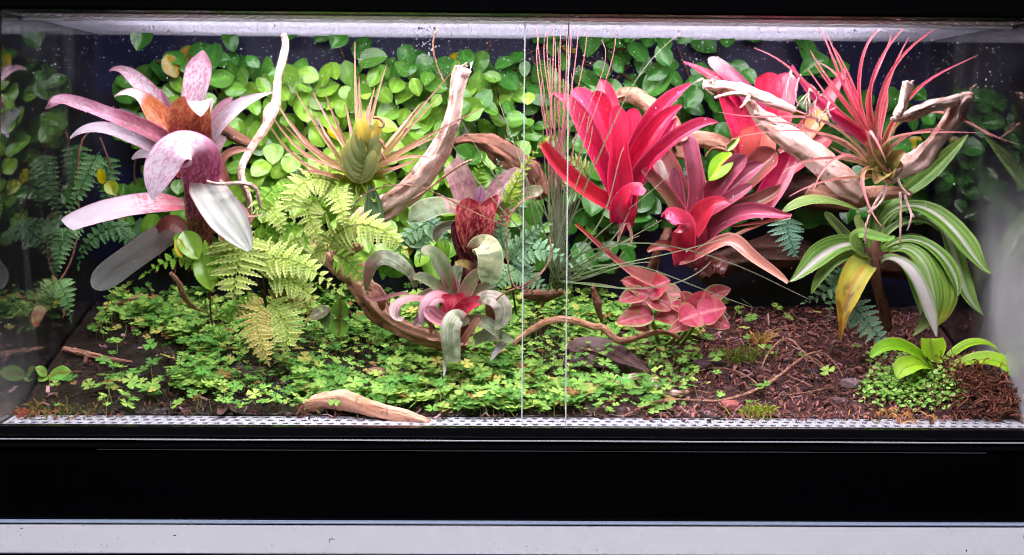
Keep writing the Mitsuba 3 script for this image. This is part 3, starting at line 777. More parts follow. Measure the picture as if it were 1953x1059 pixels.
MAUV = {'stops': [(0, (150, 26, 50)), (.35, (140, 48, 70)), (1, (172, 92, 118))], 'str': ((96, 60, 56), 5, .5), 'edge': ((210, 96, 128), .14), 'var': .05}
OLIV = {'stops': [(0, (150, 40, 50)), (.35, (120, 82, 56)), (1, (146, 76, 80))], 'str': ((80, 76, 44), 5, .6), 'edge': ((200, 90, 112), .13)}
plant('bromeliad', 'mauve pink bromeliad with blunt shiny leaves below the crimson one', 'bromeliad', [
    ([(1304, 420, .185), (1272, 372, .175), (1240, 338, .165), (1223, 326, .16)], [30, 34, 32, 26], {**OLIV, 'edge': ((226, 110, 130), .2)}, {'chan': .6, 'rnd': True}),
    ([(1304, 410, .21), (1282, 345, .22), (1256, 295, .235), (1236, 268, .24)], [42, 58, 52, 36], OLIV, {'chan': .35, 'rnd': True}),
    ([(1314, 430, .19), (1328, 370, .195), (1324, 310, .2), (1314, 266, .205), (1310, 258, .2)], [36, 34, 36, 36, 30], MAUV, {'chan': -.4, 'rnd': True}),
    ([(1334, 405, .2), (1370, 355, .19), (1405, 315, .18), (1424, 297, .175)], [38, 46, 42, 34], MAUV, {'chan': .65, 'rnd': True}),
    ([(1360, 400, .23), (1415, 350, .225), (1458, 308, .225), (1480, 288, .225)], [44, 56, 60, 46], {**OLIV, 'stops': [(0, (170, 56, 62)), (.3, (120, 62, 52)), (1, (146, 66, 84))]}, {'chan': .7, 'rnd': True}),
    ([(1348, 405, .175), (1390, 380, .165), (1434, 353, .16)], [32, 32, 16], MAUV, {'chan': .5, 'rnd': True}),
    ([(1330, 480, .19), (1375, 425, .165), (1435, 405, .145), (1475, 408, .135), (1510, 411, .13)], [30, 46, 42, 26, 4], {**MAUV, 'stops': [(0, (150, 30, 60)), (.4, (150, 50, 96)), (1, (200, 40, 90))]}, {'chan': .5}),
    ([(1318, 440, .16), (1338, 410, .15), (1362, 388, .14), (1392, 388, .135)], [48, 50, 34, 6], {**RED, 'stops': [(0, (190, 40, 70)), (.5, (206, 60, 66)), (1, (206, 70, 90))]}, {'chan': .4}),
    ([(1304, 500, .15), (1303, 455, .145), (1302, 428, .14), (1296, 418, .128), (1288, 420, .118), (1284, 428, .112)], [48, 52, 52, 58, 60, 40], {**RED, 'stops': [(0, (150, 20, 50)), (.45, (196, 46, 60)), (.6, (220, 80, 110)), (1, (228, 100, 140))]}, {'chan': .5}),
    ([(1268, 416, .125), (1272, 410, .12), (1282, 418, .115)], [16, 22, 16], {**RED2}, {'rnd': True}),
    ([(1312, 512, .19), (1318, 470, .18), (1320, 420, .185)], [56, 66, 56], {'stops': [(0, (96, 26, 40)), (1, (160, 34, 60))]}, {'chan': .5}),
    ([(1296, 500, .16), (1345, 478, .14), (1395, 460, .12), (1425, 482, .11), (1470, 515, .105), (1502, 540, .1)], [18, 26, 34, 30, 22, 8], {'stops': [(0, (130, 50, 60)), (.3, (190, 100, 96)), (1, (224, 150, 130))], 'str': ((230, 180, 160), 6, .6), 'edge': ((236, 190, 170), .15)}, {'chan': .6}),
    ([(1330, 490, .17), (1400, 450, .15), (1470, 420, .14), (1510, 410, .135)], [8, 9, 9, 5], {'stops': [(0, (150, 80, 60)), (1, (216, 150, 120))]}),
    ([(1395, 432, .15), (1450, 424, .14), (1508, 415, .135)], [4, 8, 6], {'stops': [(0, (190, 110, 90)), (1, (200, 130, 104))]}),
    ([(1345, 520, .2), (1370, 500, .18), (1375, 525, .17)], [30, 36, 12], {'stops': [(0, (110, 56, 50)), (1, (130, 70, 60))]}),
    ([(1340, 420, .21), (1385, 365, .205), (1425, 330, .2), (1455, 312, .2)], [30, 40, 38, 22], MAUV, {'chan': .7, 'rnd': True}),
    ([(1350, 430, .19), (1420, 395, .18), (1468, 372, .175), (1490, 352, .175)], [26, 36, 32, 10], OLIV, {'chan': .7}),
    ([(1300, 430, .2), (1290, 370, .205), (1285, 320, .21)], [26, 32, 20], MAUV, {'chan': .7, 'rnd': True}),
    ([(1310, 500, .18), (1270, 470, .17), (1235, 480, .165)], [24, 26, 8], {'stops': [(0, (110, 40, 50)), (1, (150, 80, 70))]}, {'chan': .6}),
], 'leaf_wax', wscale=0.9)

plant('bromeliad', 'red bromeliad at the back behind the torn white driftwood', 'bromeliad', [
    ([(1445, 215, .33), (1412, 165, .335), (1375, 130, .34), (1352, 110, .345)], [36, 38, 34, 28], {'stops': [(0, (150, 40, 80)), (.7, (140, 56, 90)), (.85, (150, 130, 130)), (1, (160, 140, 138))]}, {'rnd': True}),
    ([(1420, 205, .335), (1370, 155, .33), (1303, 118, .33)], [30, 24, 3], RED, {}),
    ([(1428, 300, .33), (1412, 235, .33), (1388, 180, .335), (1370, 150, .34)], [54, 56, 46, 26], {**RED, 'stops': [(0, (196, 90, 80)), (.4, (200, 40, 76)), (1, (190, 40, 76))]}, {'chan': .35}),
    ([(1452, 270, .35), (1460, 195, .36), (1466, 152, .36), (1466, 138, .36)], [60, 52, 52, 44], RED, {'rnd': True}),
    ([(1478, 270, .34), (1486, 205, .35), (1500, 160, .355), (1512, 142, .36)], [50, 54, 46, 28], RED, {'rnd': True}),
    ([(1500, 300, .34), (1555, 225, .36), (1612, 132, .37)], [44, 38, 8], {'stops': [(0, (180, 70, 80)), (1, (200, 80, 100))]}),
    ([(1440, 410, .27), (1482, 345, .27), (1508, 290, .275)], [34, 48, 34], {**RED, 'stops': [(0, (130, 20, 56)), (1, (200, 26, 90))]}, {'rnd': True}),
    ([(1460, 330, .31), (1464, 285, .31), (1468, 245, .32)], [30, 30, 26], {'stops': [(0, (180, 60, 70)), (1, (214, 120, 100))]}),
    ([(1440, 330, .32), (1438, 280, .325), (1432, 240, .33)], [50, 60, 50], {'stops': [(0, (150, 50, 50)), (1, (206, 90, 80))], 'edge': ((220, 60, 90), .2)}),
    ([(1520, 280, .35), (1550, 240, .35), (1592, 200, .36)], [30, 34, 10], {'stops': [(0, (200, 80, 90)), (1, (210, 170, 80))]}),
    ([(1500, 320, .33), (1540, 290, .34), (1585, 260, .35)], [40, 44, 20], {'stops': [(0, (170, 60, 70)), (1, (180, 80, 90))]}),
], 'leaf_wax')

MARB = {'stops': [(0, (150, 90, 100)), (.3, (170, 184, 140)), (1, (196, 200, 184))], 'cross': ((84, 100, 60), 260, .8), 'mott': ((120, 130, 90), 500, .4, 0, 2), 'edge': ((190, 190, 160), .07)}
MRED = {'stops': [(0, (84, 16, 30)), (.5, (120, 20, 32)), (1, (140, 36, 46))], 'mott': ((210, 120, 120), 700, .6, -1, 2), 'edge': ((190, 90, 90), .06)}
MPNK = {'stops': [(0, (140, 40, 60)), (.3, (176, 120, 132)), (1, (190, 150, 156))], 'cross': ((150, 90, 104), 230, .7), 'mott': ((210, 180, 160), 600, .55, -1, 2)}
plant('bromeliad', 'tall speckled bromeliad with dark red heart in the middle above the curled one', 'bromeliad', [
    ([(903, 420, .215), (888, 370, .21), (868, 325, .205), (858, 312, .205)], [40, 52, 50, 40], MPNK, {'rnd': False}),
    ([(892, 402, .2), (864, 392, .185), (834, 392, .172), (802, 404, .165), (780, 424, .165)], [28, 38, 42, 46, 12], {**MARB, 'stops': [(0, (180, 120, 120)), (.38, (186, 136, 130)), (.42, (120, 136, 90)), (1, (146, 166, 120))]}, {'rnd': True, 'chan': -.1, 'wave': .1}),
    ([(903, 475, .186), (896, 430, .18), (892, 398, .182), (888, 378, .186)], [36, 54, 48, 18], MRED, {'chan': .6}),
    ([(912, 475, .184), (918, 430, .176), (926, 402, .18), (934, 384, .186)], [36, 52, 40, 8], MRED, {'chan': .6}),
    ([(908, 470, .195), (908, 430, .192), (910, 395, .192)], [40, 56, 40], MRED, {'chan': .4}),
    ([(912, 440, .19), (932, 400, .185), (949, 372, .18)], [30, 34, 4], {**MRED, 'stops': [(0, (130, 22, 36)), (1, (176, 34, 50))]}),
    ([(928, 400, .22), (958, 355, .22), (985, 335, .215), (1000, 330, .21)], [28, 42, 36, 10], {**MPNK, 'stops': [(0, (150, 80, 100)), (1, (184, 160, 160))]}),
    ([(905, 405, .205), (914, 378, .2), (917, 354, .2)], [18, 24, 4], {'stops': [(0, (150, 90, 120)), (1, (180, 140, 170))], 'mid': ((120, 60, 90), .15)}),
    ([(908, 478, .165), (922, 466, .145), (934, 485, .13), (935, 515, .125), (932, 540, .125)], [38, 48, 50, 48, 28], {**MARB, 'stops': [(0, (150, 110, 90)), (.25, (206, 204, 150)), (1, (150, 166, 120))]}, {'rnd': False}),
    ([(950, 410, .23), (990, 378, .225), (1036, 362, .22)], [26, 30, 24], {**MARB, 'stops': [(0, (120, 60, 60)), (1, (170, 160, 120))]}),
    ([(912, 560, .21), (908, 500, .2), (906, 440, .197), (906, 410, .197)], [34, 62, 92, 84], {'stops': [(0, (70, 20, 36)), (1, (110, 30, 50))], 'mott': ((150, 110, 110), 600, .6, -1, 2)}, {'chan': .7}),
    ([(890, 440, .21), (862, 430, .2), (838, 440, .19), (832, 462, .185)], [20, 22, 22, 10], {**MARB, 'stops': [(0, (90, 50, 40)), (1, (110, 110, 80))]}),
    ([(905, 520, .18), (890, 505, .17), (868, 503, .165)], [20, 20, 8], {'stops': [(0, (90, 50, 40)), (1, (150, 130, 60))], 'cross': ((90, 50, 40), 900, .7)}),
    ([(945, 440, .2), (962, 415, .2), (968, 400, .2)], [16, 18, 6], MRED),
], 'leaf_soft')

SG = {'stops': [(0, (160, 26, 56)), (.25, (160, 70, 92)), (.45, (146, 152, 116)), (.8, (150, 170, 130)), (1, (160, 120, 120))], 'cross': ((104, 120, 80), 240, .7), 'str': ((116, 130, 100), 8, .8), 'edge': ((170, 150, 140), .06)}
SP = {'stops': [(0, (176, 40, 60)), (.3, (206, 130, 150)), (1, (196, 170, 176))], 'str': ((150, 84, 110), 8, .8), 'edge': ((180, 120, 130), .07)}
CR = {'stops': [(0, (150, 20, 40)), (1, (196, 44, 64))], 'mott': ((220, 120, 120), 1100, .3, -1, 2)}
plant('bromeliad', 'curled silver green bromeliad with crimson cup growing on the brown trunk', 'bromeliad', [
    ([(864, 565, .17), (852, 525, .16), (832, 492, .15), (815, 480, .14), (808, 486, .135)], [24, 36, 44, 34, 6], SG, {'chan': .1, 'rnd': False}),
    ([(858, 570, .165), (832, 545, .155), (805, 530, .145), (788, 532, .14)], [22, 32, 30, 5], SG, {'chan': .2}),
    ([(792, 548, .15), (782, 520, .145), (760, 500, .14), (732, 490, .135), (712, 500, .135), (702, 525, .14), (697, 552, .15)], [12, 24, 38, 40, 36, 24, 8], {**SG, 'stops': [(0, (150, 150, 120)), (.5, (184, 192, 176)), (.75, (176, 110, 80)), (1, (130, 76, 60))]}, {'chan': -.08}),
    ([(852, 580, .155), (810, 570, .14), (775, 572, .125), (754, 586, .115), (756, 606, .11), (770, 604, .116)], [16, 24, 28, 28, 20, 6], {**SP, 'stops': [(0, (190, 100, 110)), (1, (190, 180, 176))]}, {'hint': (0, -.5, .85), 'rnd': False}),
    ([(862, 585, .155), (838, 565, .14), (818, 575, .125), (806, 600, .118), (804, 620, .118)], [26, 38, 36, 22, 5], SP, {'chan': -.1}),
    ([(868, 608, .14), (845, 612, .125), (824, 600, .118), (812, 585, .118)], [24, 40, 40, 24], {**SP, 'stops': [(0, (200, 90, 100)), (1, (226, 160, 160))]}, {'chan': .5}),
    ([(876, 585, .16), (892, 550, .155), (908, 528, .15), (922, 524, .145), (928, 540, .14)], [26, 36, 36, 28, 10], {**SG, 'stops': [(0, (190, 50, 80)), (.3, (200, 110, 120)), (.5, (150, 140, 90)), (1, (120, 110, 70))], 'edge': ((220, 150, 160), .2)}),
    ([(872, 612, .15), (882, 595, .14), (905, 578, .13), (922, 578, .128)], [34, 44, 34, 16], CR, {'chan': .5}),
    ([(905, 582, .135), (932, 566, .125), (956, 580, .118), (958, 605, .116), (944, 628, .118)], [18, 38, 44, 36, 8], {**SG, 'stops': [(0, (190, 110, 120)), (.3, (196, 176, 178)), (1, (180, 180, 160))]}, {'chan': -.1}),
    ([(884, 622, .13), (870, 604, .115), (860, 622, .106), (860, 655, .102), (862, 690, .1)], [32, 44, 46, 44, 34], {**SG, 'stops': [(0, (190, 150, 140)), (.25, (184, 186, 164)), (1, (170, 182, 156))]}, {'rnd': False, 'chan': -.08}),
    ([(905, 650, .16), (940, 640, .15), (980, 652, .14)], [26, 32, 8], {**SG, 'stops': [(0, (150, 150, 120)), (1, (150, 170, 110))]}),
    ([(962, 652, .15), (950, 666, .145), (936, 688, .14)], [20, 16, 3], {'stops': [(0, (190, 170, 176)), (1, (220, 210, 216))]}),
    ([(868, 610, .15), (866, 585, .145), (864, 562, .155)], [48, 60, 40], CR, {'chan': .8}),
    ([(862, 600, .155), (846, 582, .15), (836, 576, .145)], [30, 34, 16], {**CR, 'stops': [(0, (120, 20, 36)), (1, (150, 30, 50))]}, {'chan': .5}),
    ([(882, 655, .14), (898, 630, .13), (914, 605, .128)], [16, 18, 14], DRY, {'chan': .7}),
    ([(846, 688, .11), (848, 702, .108), (846, 718, .106)], [8, 7, 2], {'stops': [(0, (210, 190, 190)), (1, (230, 220, 224))]}),
    ([(815, 600, .135), (822, 630, .13), (820, 645, .13)], [16, 8, 3], DRY), ([(850, 640, .13), (832, 648, .125), (815, 645, .125)], [8, 7, 3], DRY),
    ([(872, 655, .17), (868, 630, .165), (866, 600, .16)], [30, 54, 60], {'stops': [(0, (90, 36, 40)), (1, (140, 50, 60))]}, {'chan': .7}),
    ([(930, 650, .16), (940, 615, .155), (928, 580, .15)], [14, 30, 20], {'stops': [(0, (120, 60, 56)), (1, (150, 90, 80))]}),
    ([(780, 560, .16), (740, 566, .15), (710, 572, .15), (695, 560, .155)], [6, 9, 10, 8], {'stops': [(0, (180, 110, 120)), (1, (140, 84, 80))]}, {'wave': .4}),
    ([(710, 545, .17), (722, 560, .16), (730, 592, .165)], [20, 22, 10], {'stops': [(0, (150, 90, 70)), (1, (130, 76, 60))]}, {'wave': .3}),
    ([(862, 560, .18), (868, 525, .185), (880, 500, .19)], [22, 32, 10], SG),
    ([(890, 575, .17), (925, 550, .17), (950, 545, .165)], [20, 32, 10], {**SG, 'stops': [(0, (180, 60, 80)), (.4, (150, 110, 90)), (1, (120, 130, 80))]}),
    ([(850, 600, .16), (815, 600, .15), (790, 622, .145)], [20, 30, 8], {**SP}),
    ([(890, 610, .15), (930, 618, .14), (955, 648, .135)], [22, 32, 8], SG),
    ([(858, 570, .175), (825, 560, .175), (790, 575, .17)], [18, 28, 8], {**SG, 'stops': [(0, (150, 50, 70)), (1, (130, 130, 90))]}),
], 'leaf_soft', wscale=0.84)

LIME = {'stops': [(0, (110, 150, 20)), (.5, (150, 196, 26)), (1, (166, 208, 40))], 'mid': ((110, 150, 30), .1), 'edge': ((190, 220, 80), .05)}
plant('bromeliad', 'small lime green rosette plant on the fibre mound at the right front', 'bromeliad', [
    ([(1788, 712, .125), (1755, 678, .12), (1712, 658, .115), (1680, 664, .11), (1661, 682, .105)], [10, 26, 34, 26, 6], {**LIME, 'stops': [(0, (110, 150, 20)), (1, (110, 186, 40))]}, {'hint': (0, -.6, .8)}),
    ([(1780, 706, .12), (1755, 694, .105), (1730, 698, .095), (1712, 722, .09)], [8, 34, 46, 5], LIME, {'hint': (0, -.5, .8)}),
    ([(1786, 708, .12), (1782, 685, .12), (1778, 660, .12), (1776, 645, .122)], [12, 30, 50, 42], {**LIME, 'mid': ((120, 120, 20), .14)}, {'rnd': False, 'chan': .45}),
    ([(1792, 705, .13), (1820, 672, .13), (1852, 654, .13), (1884, 655, .13), (1904, 670, .13)], [8, 20, 24, 16, 3], LIME, {'hint': (0, -.4, .9)}),
    ([(1792, 706, .12), (1830, 692, .11), (1880, 684, .1), (1918, 696, .095), (1938, 726, .09)], [8, 22, 38, 40, 5], LIME, {'hint': (0, -.55, .8)}),
    ([(1776, 712, .115), (1757, 712, .11), (1742, 722, .105)], [8, 20, 4], {**LIME, 'stops': [(0, (90, 130, 20)), (1, (110, 150, 30))]}),
    ([(1790, 725, .125), (1789, 708, .125), (1788, 695, .125)], [16, 24, 18], {'stops': [(0, (90, 120, 20)), (1, (120, 150, 20))]}, {'chan': .8}),
], 'leaf_soft')

GRN = (92, 142, 44)
DG = {'stops': [(0, (70, 110, 40)), (.5, GRN), (1, (110, 150, 60))], 'edge': ((160, 190, 96), .1), 'str': ((160, 190, 96), 8, .75)}
DW = {**DG, 'band': ((206, 200, 196), .30)}
DWW = {'stops': [(0, (120, 150, 90)), (1, (196, 196, 170))], 'band': ((216, 208, 206), .62), 'edge': ((110, 150, 60), .2)}
DY = {'stops': [(0, (140, 172, 50)), (.3, (206, 200, 50)), (.65, (212, 178, 46)), (.85, (190, 120, 60)), (1, (150, 80, 50))], 'band': ((196, 132, 110), .2), 'str': ((176, 180, 50), 6, .5), 'mott': ((140, 84, 56), 260, .75, .35, 2)}
k = plant('dracaena', 'green and white striped dracaena with arching leaves and one yellowing leaf at the right', 'houseplant', [
    ([(1650, 475, .2), (1610, 464, .19), (1565, 485, .175), (1530, 518, .165), (1506, 537, .16)], [14, 46, 56, 30, 3], DW, {'chan': .3}),
    ([(1662, 504, .18), (1640, 512, .16), (1617, 560, .145), (1606, 610, .14), (1603, 652, .14)], [26, 68, 58, 22, 4], DY, {'chan': .45, 'wave': .12}),
    ([(1650, 482, .18), (1632, 462, .165), (1640, 446, .155), (1675, 452, .145), (1706, 450, .145)], [30, 34, 30, 26, 5], {**DG, 'stops': [(0, (110, 150, 60)), (1, (96, 160, 40))]}, {'chan': .3}),
    ([(1660, 470, .19), (1645, 440, .18), (1636, 420, .175), (1640, 410, .17)], [20, 30, 22, 14], {**DG, 'stops': [(0, (120, 150, 70)), (1, (190, 206, 140))]}),
    ([(1680, 500, .19), (1705, 493, .17), (1738, 515, .15), (1768, 575, .138), (1786, 642, .135)], [10, 20, 36, 38, 4], DWW, {'chan': .25}),
    ([(1680, 475, .21), (1725, 466, .19), (1775, 490, .175), (1806, 545, .165), (1800, 595, .165), (1785, 622, .168)], [16, 46, 70, 62, 34, 4], {**DG, 'stops': [(0, (70, 110, 40)), (.5, (50, 116, 44)), (.8, (120, 150, 40)), (1, (206, 180, 40))], 'edge': ((170, 180, 60), .14)}, {'chan': -.3, 'mat': 'leaf_gloss'}),
    ([(1695, 480, .2), (1738, 478, .175), (1765, 510, .16), (1780, 560, .155), (1786, 600, .157)], [8, 36, 46, 40, 5], {**DW, 'band': ((190, 200, 150), .2)}, {'chan': .3}),
    ([(1680, 425, .23), (1735, 392, .2), (1790, 412, .18), (1840, 462, .165), (1872, 505, .16), (1894, 523, .16)], [20, 30, 52, 58, 26, 3], {**DG, 'band': ((216, 214, 200), .2)}, {'chan': .3}),
    ([(1720, 430, .24), (1790, 430, .21), (1820, 480, .19), (1838, 540, .18), (1875, 600, .178)], [8, 16, 44, 44, 3], {**DW, 'band': ((196, 200, 170), .35)}, {'chan': .25}),
    ([(1650, 408, .22), (1600, 388, .2), (1550, 382, .185), (1515, 392, .175), (1490, 407, .17)], [6, 30, 40, 30, 4], {**DG, 'stops': [(0, (110, 140, 60)), (1, (100, 130, 70))], 'edge': ((190, 204, 120), .3)}, {'hint': (0, -.5, .85)}),
    ([(1640, 480, .24), (1605, 440, .24), (1572, 405, .24)], [24, 28, 18], {**DG, 'stops': [(0, (60, 80, 50)), (1, (96, 110, 80))]}),
    ([(1715, 372, .25), (1765, 335, .24), (1810, 293, .23), (1846, 257, .225)], [24, 46, 32, 3], DG, {'chan': .3}),
    ([(1790, 570, .18), (1775, 600, .18), (1742, 640, .18)], [20, 28, 3], {**DG, 'stops': [(0, (90, 130, 50)), (1, (170, 180, 120))]}),
    ([(1672, 480, .22), (1695, 440, .215), (1740, 418, .21), (1790, 440, .205)], [10, 16, 18, 4], {**DG, 'stops': [(0, (70, 100, 50)), (1, (100, 130, 80))]}),
    ([(1672, 470, .23), (1690, 425, .23), (1715, 400, .23), (1750, 400, .225)], [10, 20, 20, 6], {**DG, 'stops': [(0, (90, 120, 70)), (1, (110, 140, 80))]}),
    ([(1700, 470, .24), (1755, 455, .235), (1790, 490, .23), (1795, 530, .23)], [8, 20, 20, 6], DG),
    ([(1665, 440, .24), (1690, 390, .245), (1720, 372, .25)], [22, 40, 16], {**DG, 'stops': [(0, (60, 110, 40)), (1, (120, 180, 50))]}),
    ([(1685, 490, .2), (1720, 500, .18), (1748, 550, .165), (1756, 600, .162)], [8, 22, 30, 4], DW, {'chan': .3}),
    ([(1690, 470, .2), (1760, 462, .18), (1812, 510, .165), (1826, 565, .163)], [10, 26, 36, 5], {**DW, 'band': ((206, 204, 170), .22)}, {'chan': .35}),
    ([(1652, 490, .2), (1610, 490, .19), (1570, 520, .18), (1548, 560, .178)], [8, 24, 26, 4], {**DG, 'stops': [(0, (70, 104, 44)), (1, (96, 130, 60))]}, {'chan': .3}),
    ([(1800, 450, .25), (1822, 490, .25), (1828, 560, .25)], [20, 34, 12], {**DG, 'stops': [(0, (60, 100, 40)), (1, (80, 120, 50))]}),
], 'leaf_soft', wscale=0.8)
v, f, uv = pxtube([(1668, 455, .22), (1665, 505, .215), (1678, 560, .24), (1690, 625, .29)], [26, 24, 20, 22], sides=10, rough=.2, n=20)
part(k, 'stem', (v, f), 'wood_brown', True, uv)

plant('dracaena', 'single pointed grey green striped leaf rising in front of the pale branch', 'houseplant', [
    ([(712, 436, .17), (713, 405, .168), (710, 375, .166), (706, 352, .165)], [28, 38, 26, 3], {'stops': [(0, (130, 160, 110)), (1, (90, 116, 90))], 'str': ((60, 90, 50), 7, .8)}),
], 'leaf_soft')

# ------------------------------------------------------------------ spiky air plants


def spikes(k, tips, base, spread, w0, spec, mat, name='leaf', y0=.22, seed=1, hint=(0, -.8, .6)):
    r = np.random.default_rng(seed)
    for t in tips:
        pts = list(t)
        b = (base[0] + r.uniform(-1, 1) * spread, base[1] + r.uniform(-1, 1) * spread * .5, y0 + r.uniform(-.01, .01))
        pts = [b] + pts
        w = np.interp(np.linspace(0, 1, len(pts)), [0, .3, .7, 1], [w0, w0 * .62, w0 * .4, 1.2])
        leaf(k, pts, list(w), spec, mat, name, nu=5, nv=26, chan=.9, rnd=False, hint=hint)


k = thing('air_plant', 'spiky green and copper air plant carrying a fat olive flower spike', 'air plant')
BS = {'stops': [(0, (140, 170, 50)), (.3, (186, 190, 96)), (.46, (206, 160, 100)), (.75, (206, 150, 134)), (1, (186, 130, 116))], 'edge': ((206, 160, 150), .3), 'var': .2}
yy = .2
spikes(k, [[(600, 290, .19), (512, 165, .18)], [(590, 300, .17), (520, 222, .15)], [(610, 300, .16), (540, 236, .13)], [(615, 296, .17), (555, 232, .14)], [(630, 280, .2), (562, 172, .2)],
           [(650, 270, .2), (597, 176, .2)], [(655, 265, .19), (620, 176, .18)], [(672, 270, .21), (658, 196, .22)], [(682, 240, .22), (677, 80, .22)], [(690, 240, .22), (685, 146, .23)], [(700, 240, .22), (715, 166, .23)],
           [(705, 240, .2), (738, 122, .19)], [(760, 260, .19), (860, 140, .17)], [(755, 275, .18), (842, 180, .16)], [(790, 275, .17), (920, 206, .14)], [(775, 288, .16), (852, 256, .13)], [(770, 302, .15), (826, 305, .12)],
           [(590, 320, .15), (514, 238, .12)], [(605, 330, .14), (570, 325, .12)], [(640, 290, .24), (600, 215, .26)], [(745, 270, .24), (800, 200, .26)], [(700, 230, .23), (702, 200, .235)], [(640, 320, .15), (560, 290, .12)], [(760, 320, .15), (800, 300, .13)]],
       (688, 345), 22, 16, BS, 'leaf_soft', y0=.205, seed=5)
FAT = {'stops': [(0, (120, 160, 40)), (1, (150, 180, 60))], 'edge': ((196, 206, 110), .15)}
for px, py in ((630, 330), (645, 360), (665, 390), (690, 395), (715, 385), (738, 350), (745, 325)):
    leaf(k, [(690 + (px - 690) * .2, 345, .2), ((px + 690) / 2, (py + 325) / 2, .18), (px, py, .165)], [16, 24, 5], FAT, 'leaf_soft', chan=.7)
sp = part(k, 'flower_spike', tube([P(690, 335, .178), P(692, 300, .178), P(700, 265, .178), P(706, 238, .178)], [6 * 6.8e-4, 13 * 6.8e-4, 11 * 6.8e-4, 3 * 6.8e-4], sides=10)[:2], {'type': 'principled', 'base_color': srgb(70, 80, 30), 'roughness': .5})
BR = {'stops': [(0, (66, 78, 28)), (.6, (96, 104, 40)), (1, (150, 128, 60))], 'edge': ((140, 138, 64), .10), 'str': ((86, 96, 40), 5, .5)}
r = np.random.default_rng(17)
for i in range(9):
    t = i / 8
    cx, cy = 686 + 20 * t, 336 - 66 * t
    wd = 35 * (1 - .5 * t ** 1.6)
    for s in (-1, 1):
        spb = BR if t < .8 else {**BR, 'stops': [(0, (110, 112, 40)), (1, (216, 176, 40))]}
        q, jx, jy = .153 + .0013 * i + .0005 * (s > 0), r.normal(0, 1.5), r.normal(0, 2)
        leaf(sp, [(cx - s * 3, cy + 8, q + .004), (cx + s * wd * .42 + jx, cy - 6, q), (cx + s * wd * .74 + jx, cy - 26 + jy, q + .001), (cx + s * wd * .84 + jx, cy - 50 + jy, q + .006)], [14, 27, 20, 2], spb, 'leaf_soft', 'bract', chan=-.3, nu=9, nv=14)
leaf(k, [(676, 345, .17), (686, 325, .165), (700, 318, .165)], [30, 40, 30], {'stops': [(0, (196, 100, 60)), (1, (206, 120, 70))]}, 'leaf_soft', 'spathe', chan=.6)
for pts in ([(712, 225, .165), (728, 230, .16), (732, 240, .16), (722, 243, .16)], [(715, 265, .165), (730, 272, .16), (733, 285, .16)], [(716, 285, .165), (728, 292, .16), (735, 305, .16)], [(664, 285, .165), (656, 290, .16), (660, 300, .16)]):
    v, f, uv = pxtube(pts, [5, 6, 5, 2][:len(pts)], sides=5, n=14)
    part(k, 'withered_petal', (v, f), 'wood_tan', True, uv)

k = thing('air_plant', 'spiky pink and red air plant with olive base sitting on the driftwood at the right', 'air plant')
JS = {'stops': [(0, (136, 128, 50)), (.16, (170, 130, 70)), (.3, (206, 96, 84)), (.6, (222, 74, 100)), (1, (226, 120, 150))], 'edge': ((240, 150, 160), .3), 'var': .16}
JL = {'stops': [(0, (126, 124, 46)), (.3, (150, 136, 66)), (.55, (196, 120, 110)), (1, (222, 140, 150))], 'edge': ((230, 160, 160), .25), 'var': .16}
spikes(k, [[(1652, 250, .2), (1639, 192, .19), (1641, 127, .18), (1662, 72, .17), (1719, 36, .16)], [(1665, 240, .2), (1658, 185, .19), (1670, 134, .18), (1701, 80, .17), (1743, 36, .16)],
           [(1670, 247, .2), (1682, 177, .19), (1709, 123, .18), (1759, 72, .17), (1822, 36, .16)], [(1675, 240, .21), (1697, 150, .21), (1733, 72, .21)], [(1658, 230, .2), (1655, 185, .2), (1685, 107, .2), (1700, 62, .2)],
           [(1648, 245, .19), (1612, 173, .17), (1585, 104, .16), (1553, 38, .15)], [(1650, 247, .19), (1631, 193, .18), (1600, 119, .17), (1578, 68, .16)], [(1653, 243, .2), (1624, 158, .19), (1591, 91, .18)],
           [(1646, 250, .18), (1612, 196, .16), (1573, 142, .14), (1545, 96, .13)], [(1640, 240, .19), (1596, 181, .17), (1553, 121, .16)], [(1640, 247, .18), (1566, 185, .15), (1507, 131, .13), (1438, 92, .12)],
           [(1705, 230, .18), (1748, 173, .16), (1790, 142, .15), (1866, 105, .13)], [(1630, 250, .21), (1590, 200, .21), (1540, 130, .21)], [(1640, 230, .22), (1600, 150, .23), (1560, 120, .24)],
           [(1655, 245, .21), (1625, 190, .22), (1608, 140, .22)], [(1680, 240, .22), (1690, 200, .23), (1690, 160, .23)]],
       (1680, 318), 16, 14, JS, 'leaf_soft', y0=.205, seed=8)
